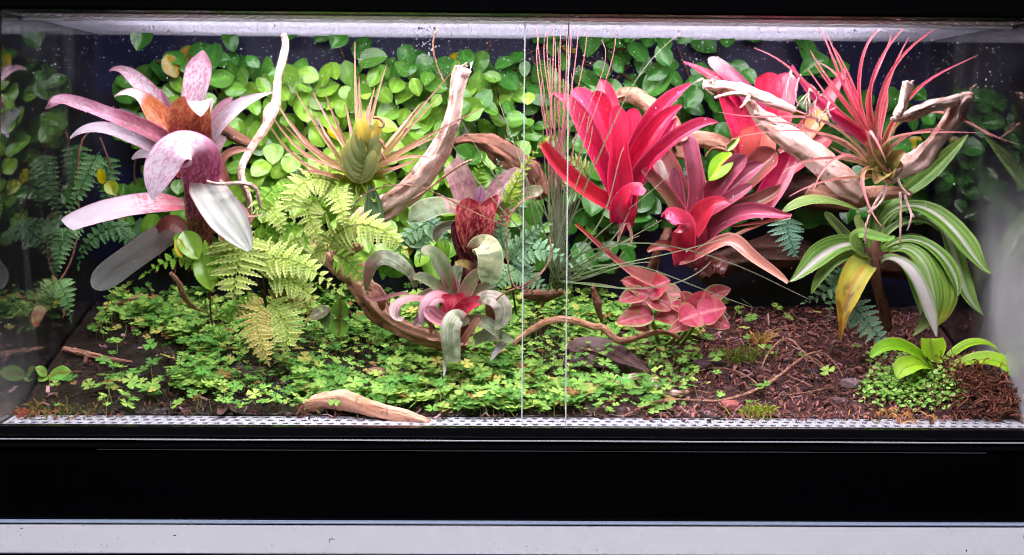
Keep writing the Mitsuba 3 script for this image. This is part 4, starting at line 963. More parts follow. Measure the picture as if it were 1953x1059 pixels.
spikes(k, [[(1686, 278, .17), (1716, 260, .15), (1770, 253, .13), (1868, 253, .11)], [(1715, 270, .16), (1760, 250, .15), (1800, 248, .14)], [(1720, 230, .2), (1786, 214, .18), (1856, 240, .15), (1946, 276, .12)],
           [(1730, 220, .2), (1800, 208, .18), (1848, 232, .16), (1895, 263, .14)], [(1647, 293, .18), (1577, 235, .15), (1507, 223, .13), (1370, 214, .1)], [(1655, 315, .17), (1623, 278, .15), (1546, 252, .13), (1405, 262, .1)],
           [(1678, 336, .17), (1643, 338, .15), (1585, 344, .13), (1505, 375, .11)], [(1650, 312, .17), (1616, 297, .14), (1581, 313, .12), (1552, 364, .1)], [(1640, 312, .18), (1596, 303, .16), (1538, 308, .15), (1492, 331, .14)],
           [(1625, 300, .2), (1610, 295, .2), (1585, 280, .2)], [(1660, 322, .16), (1645, 333, .14), (1651, 378, .12), (1682, 432, .1)], [(1660, 280, .16), (1655, 250, .14), (1670, 268, .12), (1690, 310, .11)],
           [(1630, 290, .19), (1560, 255, .17), (1500, 236, .15), (1440, 240, .13)], [(1660, 270, .19), (1600, 245, .18), (1540, 220, .18), (1450, 196, .17)]],
       (1682, 330), 14, 16, JL, 'leaf_soft', y0=.19, seed=9, hint=(0, -.6, .8))
OB = {'stops': [(0, (120, 120, 40)), (.6, (140, 136, 60)), (1, (170, 130, 80))], 'edge': ((180, 170, 90), .2)}
for px, py, y in ((1650, 322, .16), (1662, 290, .165), (1680, 345, .15), (1700, 340, .155), (1712, 300, .17), (1726, 290, .18), (1640, 308, .17), (1668, 350, .15), (1690, 270, .175), (1645, 342, .16), (1722, 318, .18)):
    leaf(k, [(1690, 335, .19), ((px + 1686) / 2, (py + 330) / 2 - 6, y + .005), (px, py, y)], [24, 30, 6], OB, 'leaf_soft', chan=.8)
leaf(k, [(1655, 262, .185), (1620, 235, .175), (1580, 205, .165), (1545, 172, .155), (1511, 124, .145)], [28, 30, 24, 15, 5], {'stops': [(0, (216, 50, 80)), (1, (222, 60, 120))], 'edge': ((236, 120, 170), .3)}, 'leaf_gloss', 'flower_spike', chan=-.9)
r = np.random.default_rng(4)
for i in range(15):
    t = r.uniform(.3, 1)
    a = np.array([1640 - 130 * t, 250 - 125 * t])
    b = a + [r.normal(-10, 14), r.uniform(10, 60)]
    v, f, uv = pxtube([(a[0], a[1], .15), ((a[0] + b[0]) / 2 - 6, (a[1] + b[1]) / 2, .142), (b[0], b[1], .138)], [3, 3, 4], sides=5, n=10)
    part(k, 'withered_stamen', (v, f), 'wood_pale', True, uv)
for pts in ([(1716, 367, .16), (1718, 400, .155), (1717, 440, .15), (1717, 466, .15)], [(1726, 372, .16), (1735, 400, .155), (1738, 410, .15), (1730, 440, .15)], [(1736, 404, .155), (1742, 415, .15)], [(1692, 355, .16), (1665, 395, .15), (1652, 430, .14), (1650, 465, .14)], [(1690, 352, .16), (1680, 385, .15), (1655, 405, .145)], [(1712, 340, .17), (1722, 360, .165), (1735, 372, .16)]):
    v, f, uv = pxtube(pts, [7, 5, 5, 3][:len(pts)], sides=6, n=18, rough=.2)
    part(k, 'root', (v, f), 'wood_pale', True, uv)

k = thing('air_plant', 'tall grassy air plant with hair thin red tipped leaves behind the glass joint', 'air plant')
GS = {'stops': [(0, (96, 120, 66)), (.35, (118, 134, 86)), (.45, (196, 116, 100)), (.75, (224, 110, 124)), (1, (216, 120, 156))], 'edge': ((190, 190, 170), .3), 'var': .25}
GG = {'stops': [(0, (92, 120, 62)), (.7, (130, 148, 100)), (1, (170, 150, 130))], 'edge': ((196, 200, 176), .35), 'var': .25}
r = np.random.default_rng(12)
up_tips = [(1026, 30), (1042, 60), (1055, 40), (1058, 70), (1070, 48), (1064, 90), (1079, 60), (1100, 26), (1116, 30), (1170, 46), (1148, 75), (1027, 72), (1049, 110), (1088, 40), (1034, 150), (1090, 140), (1075, 150), (1046, 60), (1061, 130), (1052, 180)]
spikes(k, [[(1062 + (t[0] - 1062) * .15 + r.normal(0, 6), 430, .185), (1060 + (t[0] - 1060) * .45 + r.normal(0, 5), 270, .175), (t[0] + r.normal(0, 2), t[1] + 70, .17), (t[0], t[1], .165)] for t in up_tips], (1068, 545), 20, 5, GS, 'leaf_soft', 'blade', y0=.20, seed=3)
spikes(k, [[(1062 + (tx - 1062) * .35, 420, .19), (tx, ty, .18)] for tx, ty in [(r.uniform(1005, 1150), r.uniform(200, 400)) for _ in range(15)]], (1068, 545), 24, 4.6, GG, 'leaf_soft', 'blade', y0=.205, seed=6)
spikes(k, [[(1110, 480, .18), (1180, 415, .16), (1278, 332, .13)], [(1120, 500, .18), (1200, 455, .16), (1262, 420, .15)], [(1110, 485, .17), (1160, 470, .15), (1230, 464, .13), (1356, 489, .11), (1450, 526, .1), (1545, 572, .1)],
           [(1100, 515, .17), (1202, 506, .13), (1275, 526, .11), (1356, 558, .1), (1437, 587, .1)], [(1100, 540, .16), (1194, 550, .13), (1295, 538, .11), (1345, 510, .1), (1356, 498, .1)], [(1120, 520, .16), (1200, 500, .13), (1300, 478, .11), (1420, 440, .1)],
           [(1130, 500, .17), (1180, 440, .15), (1200, 400, .14)], [(1100, 505, .17), (1170, 470, .15), (1220, 450, .14)], [(1120, 530, .17), (1180, 510, .15), (1240, 500, .14)], [(1110, 540, .17), (1160, 545, .15), (1280, 580, .12)],
           [(1040, 480, .18), (980, 400, .16), (930, 300, .15)], [(1030, 470, .18), (960, 360, .16), (880, 230, .15)], [(1030, 480, .17), (940, 380, .15), (860, 270, .14)], [(1040, 450, .18), (990, 300, .17), (952, 195, .17)],
           [(1030, 460, .16), (1000, 330, .15), (985, 250, .15)], [(1060, 480, .17), (1100, 350, .16), (1130, 240, .16)], [(1070, 480, .17), (1150, 280, .15), (1215, 150, .14), (1315, 50, .13)], [(1085, 490, .17), (1140, 430, .16), (1175, 330, .15), (1190, 280, .15)],
           [(1100, 530, .19), (1140, 520, .18), (1190, 480, .17)], [(1100, 520, .2), (1150, 490, .19), (1180, 500, .18)]], (1070, 540), 22, 5.5, GG, 'leaf_soft', 'blade', y0=.205, seed=7)
for pts, w in (([(1019, 373, .13), (985, 395, .12), (968, 430, .115), (968, 490, .112), (975, 535, .112), (992, 551, .112), (1022, 530, .112), (1046, 500, .115), (1047, 451, .12)], 3.2), ([(946, 572, .12), (975, 553, .115), (1010, 538, .112), (1040, 512, .113)], 3.2),
               ([(670, 402, .13), (700, 368, .12), (745, 354, .115), (800, 357, .112), (860, 382, .112), (905, 405, .115), (962, 430, .12)], 3), ([(788, 380, .13), (830, 350, .13), (868, 322, .13), (900, 305, .135)], 4.5), ([(838, 53, .16), (827, 74, .16), (829, 110, .165), (848, 158, .17)], 3.6)):
    v, f, uv = pxtube(pts, w, sides=6, n=40)
    part(k, 'runner', (v, f), 'wood_tan', True, uv)
# ------------------------------------------------------------------ ferns


def pinna(base, d, n, L, wd, lobes, spec, seed, droop):
    """A fern leaflet with a lobed margin."""
    d, n = norm(np.asarray(d)), np.asarray(n)
    n = norm(n - d * (n @ d)); s = np.cross(d, n)
    lobes = lobes + 2
    nv = int(np.clip(4 * lobes + 1, 9, 33))
    u, v = np.meshgrid([-1.0, -.5, 0, .5, 1.0], np.linspace(0, 1, nv))
    hw = wd / 2 * np.minimum(1, .6 + v * 4) * np.maximum(1 - v ** 1.7, .0) ** .85
    lob = 1 - .52 * (np.abs(u) > .8) * (.5 + .5 * np.cos(2 * np.pi * lobes * v + seed % 3 * .4)) ** 1.6
    al = v * L + np.abs(u) * hw * .35
    z = -droop * L * v ** 2 + .12 * hw * np.abs(u) + .10 * hw * np.cos(2 * np.pi * lobes * v) * np.abs(u)
    V = base + al[..., None] * d + (u * hw * lob)[..., None] * s + z[..., None] * n
    i, j = np.meshgrid(np.arange(nv - 1), np.arange(4), indexing='ij')
    q = np.stack([i * 5 + j, i * 5 + j + 1, (i + 1) * 5 + j + 1, (i + 1) * 5 + j], -1).reshape(-1, 4)
    return V.reshape(-1, 3), np.vstack([q[:, [0, 1, 2]], q[:, [0, 2, 3]]]), paint(spec, u.ravel(), v.ravel(), L, wd, seed)


def frond(k, pts, width, pairs, spec, mat, lobes=4, hint=(0, -.85, .5), droop=.15, ang=.25, t0=.08, shape=.8, seed=0, hang=0.0):
    r = np.random.default_rng(seed + 1000)
    pairs = max(5, round(pairs * .92))
    p = np.array([P(*q) for q in pts])
    w = width * S(p[0])
    c, ctrl, L = spline(p, 60)
    t = tangents(c)
    v, f, uv = tube(p, np.linspace(.0011, .0004, len(p)), sides=5, n=24)
    key = part(k, 'frond', (v, f), mat, True, uv, np.broadcast_to(lin(spec['stops'][0][1]) * .6, v.shape))
    for i in range(pairs):
        a = t0 + (1 - t0) * i / (pairs - .3)
        m = min(int(a * 59), 58)
        ln = w / 2 * min(1, .74 + 2.4 * a) * max(1 - a, .06) ** shape * 1.12
        sp = L * (1 - t0) / pairs
        for s in (-1, 1):
            n = norm(np.asarray(hint, float) - t[m] * (np.asarray(hint) @ t[m]))
            sd = np.cross(t[m], n) * s
            d = sd * math.cos(ang) + t[m] * math.sin(ang) + np.array([0, 0, -hang]) + r.normal(0, .07, 3)
            V, Fc, C = pinna(c[m] + t[m] * sp * .18 * s, d, n + r.normal(0, .12, 3), ln * r.uniform(.92, 1.06), min(sp * 1.32, ln * .7), max(2, int(round(lobes * min(1, ln / (w * .4))))), spec, int(r.integers(1e6)), droop)
            part(key, 'pinna', (V, Fc), mat, True, color=C)
    V, Fc, C = pinna(c[-1] - t[-1] * L * .03, t[-1], norm(np.asarray(hint, float)), max(L * .09, .004), L * .05, 2, spec, seed, droop)
    part(key, 'pinna', (V, Fc), mat, True, color=C)
    return key


LF = {'stops': [(0, (180, 202, 96)), (1, (222, 232, 150))], 'mid': ((128, 156, 60), .25), 'var': .12}
LG = {'stops': [(0, (116, 164, 46)), (1, (144, 192, 66))], 'mid': ((90, 130, 40), .2), 'var': .12}
LY = {'stops': [(0, (200, 196, 100)), (1, (222, 214, 140))], 'mid': ((150, 120, 60), .2), 'tip': ((206, 176, 110), .85), 'var': .14}
k = thing('fern', 'pale lime fern in the left foreground with broad lacy fronds above the clover', 'fern')
frond(k, [(462, 448, .16), (456, 490, .14), (449, 535, .125), (446, 570, .12)], 150, 10, LF, 'leaf_matte', 5, seed=1, droop=.25, ang=.15, shape=.55)
frond(k, [(480, 512, .16), (530, 492, .14), (580, 505, .125), (615, 528, .115), (648, 556, .11)], 106, 13, LF, 'leaf_matte', 4, seed=2, ang=.4)
frond(k, [(430, 520, .18), (370, 488, .165), (320, 498, .155), (272, 526, .15)], 84, 11, LG, 'leaf_matte', 4, seed=3, ang=.35)
frond(k, [(500, 520, .17), (545, 466, .16), (590, 452, .15), (640, 492, .14)], 64, 11, LF, 'leaf_matte', 3, seed=4, ang=.4, hang=.3)
frond(k, [(510, 525, .18), (560, 525, .175), (610, 548, .17)], 90, 9, LG, 'leaf_matte', 4, seed=5, ang=.4)
frond(k, [(440, 440, .2), (470, 460, .19), (500, 500, .18)], 70, 8, LF, 'leaf_matte', 3, seed=6)
for pts in ([(520, 640, .24), (500, 560, .19), (480, 512, .16)], [(480, 640, .24), (472, 560, .19), (462, 448, .16)], [(500, 640, .24), (470, 560, .2), (430, 520, .18)], [(520, 640, .24), (505, 560, .18), (500, 520, .17)]):
    v, f, uv = pxtube(pts, 4, sides=5, n=16)
    part(k, 'stem', (v, f), 'wood_brown', True, uv)
frond(k, [(450, 470, .19), (420, 500, .18), (400, 540, .17), (392, 575, .168)], 84, 9, LG, 'leaf_matte', 4, seed=7)
frond(k, [(505, 530, .15), (545, 530, .14), (585, 555, .13), (612, 590, .125)], 96, 11, LF, 'leaf_matte', 4, seed=8, ang=.35)
frond(k, [(490, 470, .19), (520, 440, .18), (560, 430, .175), (600, 440, .17)], 62, 9, LG, 'leaf_matte', 3, seed=9, ang=.4)
k = thing('fern', 'yellowish lime fern with drooping fronds hanging lowest over the clover', 'fern')
frond(k, [(512, 575, .16), (535, 600, .14), (548, 635, .125), (541, 672, .12)], 124, 12, LF, 'leaf_matte', 4, seed=11, ang=.3, shape=.65)
frond(k, [(500, 585, .15), (490, 610, .135), (498, 650, .12), (513, 694, .115)], 92, 12, LY, 'leaf_matte', 3, seed=12, ang=.3, shape=.6)
frond(k, [(530, 580, .17), (560, 560, .165), (588, 585, .16), (584, 612, .155)], 70, 9, LY, 'leaf_matte', 3, seed=13)
frond(k, [(490, 580, .17), (450, 590, .165), (425, 612, .16), (418, 640, .158)], 58, 9, LG, 'leaf_matte', 3, seed=14)
frond(k, [(500, 580, .16), (475, 585, .15), (455, 598, .145), (446, 612, .143)], 46, 8, LY, 'leaf_matte', 3, seed=15)
v, f, uv = pxtube([(520, 650, .24), (515, 610, .19), (512, 575, .16)], 4, sides=5, n=16)
part(k, 'stem', (v, f), 'wood_brown', True, uv)
k = thing('fern', 'pale lime fern hanging just below the copper spiky air plant', 'fern')
frond(k, [(642, 352, .17), (600, 340, .155), (568, 358, .14), (556, 390, .13), (560, 416, .128)], 92, 14, LF, 'leaf_matte', 4, seed=21, ang=.3, shape=.6)
frond(k, [(640, 358, .16), (648, 385, .145), (654, 412, .135), (656, 432, .132)], 64, 10, LF, 'leaf_matte', 3, seed=22, ang=.3, shape=.6)
frond(k, [(500, 372, .19), (515, 395, .175), (532, 420, .165), (541, 446, .16)], 72, 10, LF, 'leaf_matte', 3, seed=23, ang=.3, shape=.6)
frond(k, [(640, 350, .18), (610, 352, .175), (590, 375, .17)], 70, 8, LG, 'leaf_matte', 3, seed=24)
frond(k, [(560, 370, .2), (530, 366, .19), (505, 385, .185)], 60, 8, LG, 'leaf_matte', 3, seed=25)
frond(k, [(600, 380, .16), (590, 410, .15), (602, 440, .145), (610, 462, .143)], 70, 9, LF, 'leaf_matte', 3, seed=26, ang=.3, shape=.6)
frond(k, [(520, 360, .18), (500, 385, .17), (492, 415, .165)], 60, 8, LG, 'leaf_matte', 3, seed=27, ang=.3)
k = thing('fern', 'lime fern with hanging leaflets in front of the brown trunk', 'fern')
frond(k, [(632, 470, .17), (650, 438, .155), (690, 428, .14), (735, 442, .13), (774, 482, .122)], 112, 14, LF, 'leaf_matte', 4, seed=31, ang=.35, hang=.35, shape=.6)
frond(k, [(625, 480, .18), (610, 450, .17), (580, 450, .165), (560, 462, .16)], 60, 9, LF, 'leaf_matte', 3, seed=32, hang=.3)
frond(k, [(645, 470, .175), (660, 420, .165), (668, 395, .16)], 50, 8, LG, 'leaf_matte', 3, seed=33)
frond(k, [(640, 485, .19), (665, 500, .175), (690, 530, .165), (700, 560, .16)], 70, 9, LG, 'leaf_matte', 3, seed=34, hang=.2)
frond(k, [(620, 475, .19), (590, 490, .18), (575, 520, .175)], 60, 8, LF, 'leaf_matte', 3, seed=35, hang=.2)
k = thing('fern', 'narrow bright lime fern frond standing up at the glass joint', 'fern')
frond(k, [(962, 392, .17), (982, 352, .155), (1005, 312, .145), (1042, 266, .135)], 46, 13, {**LF, 'stops': [(0, (170, 200, 70)), (1, (196, 214, 100))]}, 'leaf_matte', 2, seed=41, ang=.6)
frond(k, [(965, 395, .17), (990, 375, .16), (1015, 372, .155)], 40, 7, LG, 'leaf_matte', 2, seed=42, ang=.5)

BG = {'stops': [(0, (88, 134, 84)), (1, (152, 188, 142))], 'mid': ((100, 144, 100), .2), 'var': .12}
BD = {'stops': [(0, (64, 106, 70)), (1, (114, 150, 116))], 'mid': ((90, 130, 110), .2), 'var': .12}
k = thing('fern', 'blue green lacy fern left of the grassy air plant', 'fern')
frond(k, [(970, 500, .17), (1005, 478, .155), (1045, 478, .145), (1088, 505, .135)], 84, 11, {**BG, 'stops': [(0, (110, 160, 110)), (1, (160, 200, 160))]}, 'leaf_soft', 4, seed=51, ang=.4)
frond(k, [(975, 505, .17), (995, 465, .16), (1020, 440, .155), (1048, 428, .15)], 66, 10, BG, 'leaf_soft', 4, seed=52, ang=.45)
frond(k, [(985, 510, .165), (955, 535, .15), (935, 565, .142)], 62, 9, {**BG, 'stops': [(0, (110, 160, 100)), (1, (150, 200, 140))]}, 'leaf_soft', 3, seed=53, ang=.4)
frond(k, [(985, 512, .165), (1020, 535, .15), (1048, 558, .145)], 64, 9, BG, 'leaf_soft', 3, seed=54, ang=.4)
frond(k, [(965, 480, .18), (955, 440, .18), (962, 405, .18)], 56, 9, BG, 'leaf_soft', 3, seed=55, ang=.4)
frond(k, [(975, 490, .18), (1005, 520, .175), (1015, 560, .17)], 60, 9, BD, 'leaf_soft', 3, seed=56, ang=.4)
v, f, uv = pxtube([(985, 600, .25), (978, 550, .2), (972, 495, .17)], 4, sides=5, n=16)
part(k, 'stem', (v, f), 'wood_brown', True, uv)
k = thing('fern', 'grey blue fern with blunt fronds behind the brown trunk', 'fern')
frond(k, [(815, 425, .27), (790, 440, .265), (765, 465, .26), (748, 496, .26)], 56, 9, BG, 'leaf_soft', 3, seed=61, ang=.4)
frond(k, [(820, 430, .27), (808, 460, .265), (800, 500, .26)], 52, 9, BG, 'leaf_soft', 3, seed=62, ang=.4)
frond(k, [(812, 420, .28), (840, 440, .275), (850, 470, .27)], 50, 8, BD, 'leaf_soft', 3, seed=63, ang=.4)
k = thing('fern', 'small green fern at the back above the speckled bromeliad', 'fern')
frond(k, [(905, 370, .28), (912, 335, .27), (920, 300, .265)], 52, 8, LG, 'leaf_soft', 3, seed=66, ang=.4)
frond(k, [(945, 370, .28), (955, 335, .27), (948, 305, .265)], 48, 8, BG, 'leaf_soft', 3, seed=67, ang=.4)
frond(k, [(900, 360, .29), (885, 330, .28), (880, 300, .28)], 44, 7, LG, 'leaf_soft', 3, seed=68, ang=.4)
k = thing('fern', 'small light green fern between the crimson bromeliad and the grassy plant', 'fern')
frond(k, [(1118, 330, .28), (1095, 305, .27), (1072, 300, .265)], 46, 8, LF, 'leaf_soft', 3, seed=69, ang=.4)
frond(k, [(1115, 335, .28), (1090, 345, .27), (1068, 365, .265)], 44, 8, LF, 'leaf_soft', 3, seed=70, ang=.4)
k = thing('fern', 'single blue green fern frond hanging under the tip of the mauve bromeliad', 'fern')
frond(k, [(1500, 416, .2), (1502, 440, .195), (1510, 468, .19), (1520, 488, .188)], 78, 9, {**BG, 'stops': [(0, (110, 166, 136)), (1, (160, 200, 180))]}, 'leaf_soft', 3, seed=71, ang=.3, shape=.6)
k = thing('fern', 'blue green fern left of the yellowing dracaena leaf', 'fern')
frond(k, [(1625, 535, .22), (1590, 545, .21), (1560, 565, .205), (1532, 578, .2)], 66, 8, BG, 'leaf_soft', 4, seed=72, ang=.5)
frond(k, [(1612, 530, .22), (1592, 560, .21), (1580, 608, .205)], 52, 8, BG, 'leaf_soft', 3, seed=73, ang=.4)
frond(k, [(1625, 530, .22), (1590, 520, .215), (1570, 518, .21)], 44, 7, BD, 'leaf_soft', 3, seed=74, ang=.4)
k = thing('fern', 'dense grey green fern frond pointing down right of the yellowing dracaena leaf', 'fern')
frond(k, [(1622, 580, .22), (1645, 605, .21), (1665, 630, .2), (1690, 656, .195)], 82, 9, {**BG, 'stops': [(0, (104, 140, 112)), (1, (150, 184, 154))]}, 'leaf_soft', 3, seed=75, ang=.3, shape=.5)
DF = {'stops': [(0, (50, 96, 44)), (1, (84, 136, 78))], 'mid': ((60, 100, 50), .2), 'var': .15}
DS = {'stops': [(0, (76, 124, 60)), (1, (136, 176, 116))], 'mid': ((80, 120, 80), .2), 'var': .15}
k = thing('fern', 'dark green sword fern hanging at the far left behind the silver pink bromeliad', 'fern')
frond(k, [(190, 290, .3), (168, 330, .29), (150, 370, .28), (112, 428, .27)], 62, 15, DS, 'leaf_soft', 2, seed=81, ang=.3)
frond(k, [(150, 420, .28), (125, 448, .265), (112, 490, .26), (103, 532, .258)], 62, 14, DS, 'leaf_soft', 2, seed=82, ang=.25, shape=.6)
frond(k, [(145, 275, .34), (140, 320, .33), (138, 370, .32)], 66, 11, DF, 'leaf_soft', 2, seed=83)
frond(k, [(200, 300, .33), (205, 350, .32), (190, 410, .31)], 60, 11, DF, 'leaf_soft', 2, seed=84)
frond(k, [(110, 535, .24), (124, 560, .235), (132, 590, .23), (136, 612, .23)], 56, 9, {**DS, 'stops': [(0, (84, 140, 60)), (1, (150, 186, 110))]}, 'leaf_soft', 3, seed=85)
frond(k, [(115, 540, .25), (90, 548, .24), (72, 570, .235), (64, 598, .23)], 44, 8, {**DS, 'stops': [(0, (110, 150, 60)), (1, (190, 150, 110))]}, 'leaf_soft', 2, seed=86)
frond(k, [(230, 430, .3), (200, 440, .29), (165, 470, .285), (150, 510, .28)], 62, 11, DF, 'leaf_soft', 2, seed=87)
frond(k, [(215, 425, .31), (240, 450, .3), (285, 470, .3)], 54, 10, DF, 'leaf_soft', 2, seed=88)
leaf(k, [(82, 585, .235), (72, 602, .23), (68, 624, .228)], [20, 22, 6], {'stops': [(0, (200, 150, 130)), (1, (196, 90, 64))]}, 'leaf_soft', 'dry_tip', wave=.4)
for pts in ([(170, 250, .34), (150, 300, .32), (150, 420, .28), (110, 540, .25)], [(240, 420, .32), (205, 300, .33), (190, 262, .34)]):
    v, f, uv = pxtube(pts, 4, sides=5, n=16)
    part(k, 'stem', (v, f), 'wood_brown', True, uv)

# ------------------------------------------------------------------ caladium and small leafy plants
CA = {'stops': [(0, (220, 96, 120)), (.5, (198, 54, 82)), (1, (190, 70, 84))], 'mid': ((240, 150, 170), .12), 'cross': ((240, 140, 160), 300, .45), 'mott': ((150, 130, 70), 500, .6, .1, .95), 'edge': ((206, 206, 150), .10), 'var': .1}
CB = {**CA, 'mott': ((200, 60, 90), 700, .4, 0, 1), 'edge': ((170, 130, 80), .1)}
k = thing('caladium', 'pink and green caladium with pale leaf margins in front of the mauve bromeliad', 'houseplant')
for b, t, w, sp, y in (((1232, 556), (1188, 532), 34, CA, .18), ((1232, 556), (1276, 532), 46, CB, .175), ((1232, 556), (1180, 572), 30, CA, .17), ((1240, 562), (1280, 590), 38, CA, .17), ((1236, 572), (1206, 600), 34, CA, .19),
                       ((1242, 598), (1177, 612), 38, CA, .165), ((1332, 598), (1384, 584), 52, CB, .155), ((1332, 598), (1344, 556), 48, CB, .17), ((1332, 598), (1296, 610), 48, CB, .15), ((1338, 600), (1393, 622), 36, CA, .16),
                       ((1322, 598), (1302, 556), 34, CA, .18), ((1312, 590), (1278, 580), 26, CA, .175), ((1342, 572), (1392, 548), 32, CA, .19), ((1312, 598), (1252, 604), 46, CA, .175), ((1322, 612), (1276, 630), 24, CA, .16), ((1262, 560), (1300, 560), 36, {**CA, 'stops': [(0, (206, 130, 120)), (1, (200, 140, 120))]}, .2),
                       ((1210, 612), (1238, 630), 26, {**CA, 'stops': [(0, (170, 70, 84)), (1, (150, 70, 70))]}, .19)):
    pxbroad(k, (*b, y + .006), (*t, y - .006), w * 1.32, sp, 'leaf_soft', nrm=(0, -.75, .66), notch=.08, power=.72, sharp=.98, fold=.18, droop=.25, nv=14, nu=11)
for a in ([(1232, 556, .18), (1240, 600, .2), (1255, 650, .26)], [(1332, 598, .165), (1310, 630, .2), (1290, 655, .26)], [(1242, 598, .17), (1250, 630, .21), (1258, 655, .26)], [(1342, 572, .19), (1325, 620, .22), (1300, 655, .26)], [(1322, 598, .18), (1300, 630, .22), (1275, 655, .26)]):
    v, f, uv = pxtube(a, [5, 6, 7], sides=6, n=14)
    part(k, 'stem', (v, f), 'vc_rough', True, uv, np.broadcast_to(lin((120, 130, 60)), v.shape))
leaf(k, [(1098, 428, .15), (1140, 466, .155), (1185, 505, .165), (1215, 525, .17), (1250, 540, .18)], [7, 11, 15, 28, 34], {'stops': [(0, (150, 50, 50)), (.4, (190, 90, 84)), (1, (214, 140, 128))], 'str': ((220, 160, 150), 5, .5)}, 'leaf_soft', 'rolled_leaf', chan=.9, rnd=False)

LL = {'stops': [(0, (130, 180, 50)), (1, (160, 206, 70))], 'mid': ((110, 150, 40), .12)}
k = thing('vine', 'yellow green vine sprig with rounded leaves and one yellow leaf left of the lacy ferns', 'vine')
pxbroad(k, (352, 446, .15), (378, 494, .14), 46, LL); pxbroad(k, (384, 492, .15), (404, 554, .14), 44, LL)
pxbroad(k, (340, 458, .145), (346, 492, .14), 20, {'stops': [(0, (216, 190, 40)), (1, (226, 206, 60))]}); pxbroad(k, (346, 448, .15), (332, 462, .148), 18, LL)
v, f, uv = pxtube([(340, 455, .15), (352, 445, .155), (384, 490, .16), (400, 560, .2), (405, 620, .26)], 3.5, sides=5, n=20)
part(k, 'stem', (v, f), 'wood_brown', True, uv)
k = thing('vine', 'pair of small yellow leaves in the dark beside the sword fern', 'vine')
pxbroad(k, (206, 348, .27), (222, 372, .265), 28, {'stops': [(0, (176, 190, 30)), (1, (150, 180, 30))]}); pxbroad(k, (196, 348, .27), (190, 320, .27), 18, {'stops': [(0, (190, 176, 40)), (1, (170, 170, 40))]})
v, f, uv = pxtube([(206, 348, .27), (198, 350, .275), (190, 362, .3)], 3, sides=5)
part(k, 'stem', (v, f), 'wood_brown', True, uv)
k = thing('vine', 'single glossy lime vine leaf above the mauve bromeliad', 'vine')
pxbroad(k, (1390, 296, .19), (1352, 344, .18), 40, {'stops': [(0, (150, 200, 40)), (1, (130, 190, 30))], 'mid': ((180, 216, 80), .12)}); pxbroad(k, (1386, 286, .2), (1410, 262, .2), 16, LL)
for a in ([(1345, 300, .21), (1368, 282, .205), (1390, 290, .2), (1405, 300, .2)], [(1390, 292, .2), (1385, 282, .2), (1402, 264, .2)], [(1330, 300, .215), (1345, 345, .21), (1346, 390, .21)]):
    v, f, uv = pxtube(a, 4, sides=5)
    part(k, 'stem', (v, f), 'wood_tan', True, uv)
k = thing('seedling', 'two leaved seedling with purple veins below the lacy ferns', 'seedling')
SD = {'stops': [(0, (110, 70, 60)), (.2, (110, 160, 70)), (1, (140, 190, 80))], 'mid': ((120, 50, 60), .12)}
for b, t, w in (((648, 606), (650, 570), 34), ((648, 610), (645, 644), 38), ((652, 606), (664, 598), 9), ((644, 606), (634, 600), 9)):
    pxbroad(k, (*b, .25), (*t, .245), w, SD, nrm=(0, -.7, .7))
v, f, uv = tube([P(648, 608, .25), P(650, 625, .27), G(650, 650)], .001, sides=5)
part(k, 'stem', (v, f), 'wood_tan', True, uv)
k = thing('seedling', 'purplish round leaf seedling beside the two leaved one', 'seedling')
pxbroad(k, (625, 590, .26), (590, 608, .255), 34, {'stops': [(0, (120, 110, 90)), (1, (130, 130, 96))]}, nrm=(0, -.6, .8)); pxbroad(k, (628, 594, .26), (618, 625, .255), 30, {'stops': [(0, (100, 130, 80)), (1, (110, 150, 80))]}, nrm=(0, -.6, .8))
k = thing('seedling', 'round leaved little plant alone at the far left on the soil', 'seedling')
g0 = G(100, 728)[1]
for b, t, w in (((96, 716), (135, 708), 36), ((88, 714), (68, 700), 22), ((90, 718), (72, 726), 18)):
    pxbroad(k, (*b, g0), (*t, g0 - .008), w, {'stops': [(0, (110, 150, 50)), (1, (130, 180, 70))], 'mid': ((140, 80, 60), .12)}, nrm=(0, -.7, .7), fold=.1)
v, f, uv = tube([G(95, 730), P(94, 722, g0), P(93, 716, g0)], .001, sides=5)
part(k, 'stem', (v, f), 'wood_tan', True, uv)

# fallen leaves and bits on the ground
DL = {'stops': [(0, (96, 66, 70)), (1, (84, 56, 54))], 'str': ((130, 100, 104), 5, .5), 'edge': ((120, 90, 84), .08)}


def fallen(label, pts, w, sp, lift=.012, cat_='fallen leaf', **kw):
    k_ = thing('fallen_leaf', label, cat_)
    V, Fc, UV, col = strap([Gy(*q, lift) for q in pts], w, sp, hint=(0, -.5, .85), **kw)
    put(k_, (V, Fc), 'leaf_soft', True, UV, col)


fallen('large curled purple brown dead leaf on the clover below the wavy root', [(1090, 668), (1130, 660), (1180, 678), (1238, 708)], [20, 56, 44, 5], DL, .022, wave=.15)
fallen('dark dead leaf half hidden right of the glass joint', [(1080, 700), (1110, 690), (1160, 700)], [16, 40, 8], DL)
fallen('small upright dark dead leaf beside the bark chips', [(1240, 712), (1244, 695), (1245, 668)], [24, 24, 4], DL, .004)
fallen('yellow green fallen leaf lying on the clover right of the glass joint', [(1088, 738), (1115, 742), (1148, 738)], [16, 30, 22], {'stops': [(0, (150, 160, 60)), (1, (196, 190, 96))]}, .012)
fallen('flat pale green leaf lying on the bark below the curved stick', [(1222, 768), (1255, 768), (1290, 768)], [24, 52, 20], {'stops': [(0, (130, 180, 80)), (1, (150, 196, 100))]}, .006)
fallen('small pale brown dead leaf in the middle of the clover', [(700, 712), (718, 708), (738, 716)], [8, 22, 4], {'stops': [(0, (160, 110, 90)), (1, (190, 140, 120))]}, .014)
fallen('brown curled dead leaf near the front left', [(420, 790), (436, 772), (452, 786)], [12, 20, 8], DL, .006)
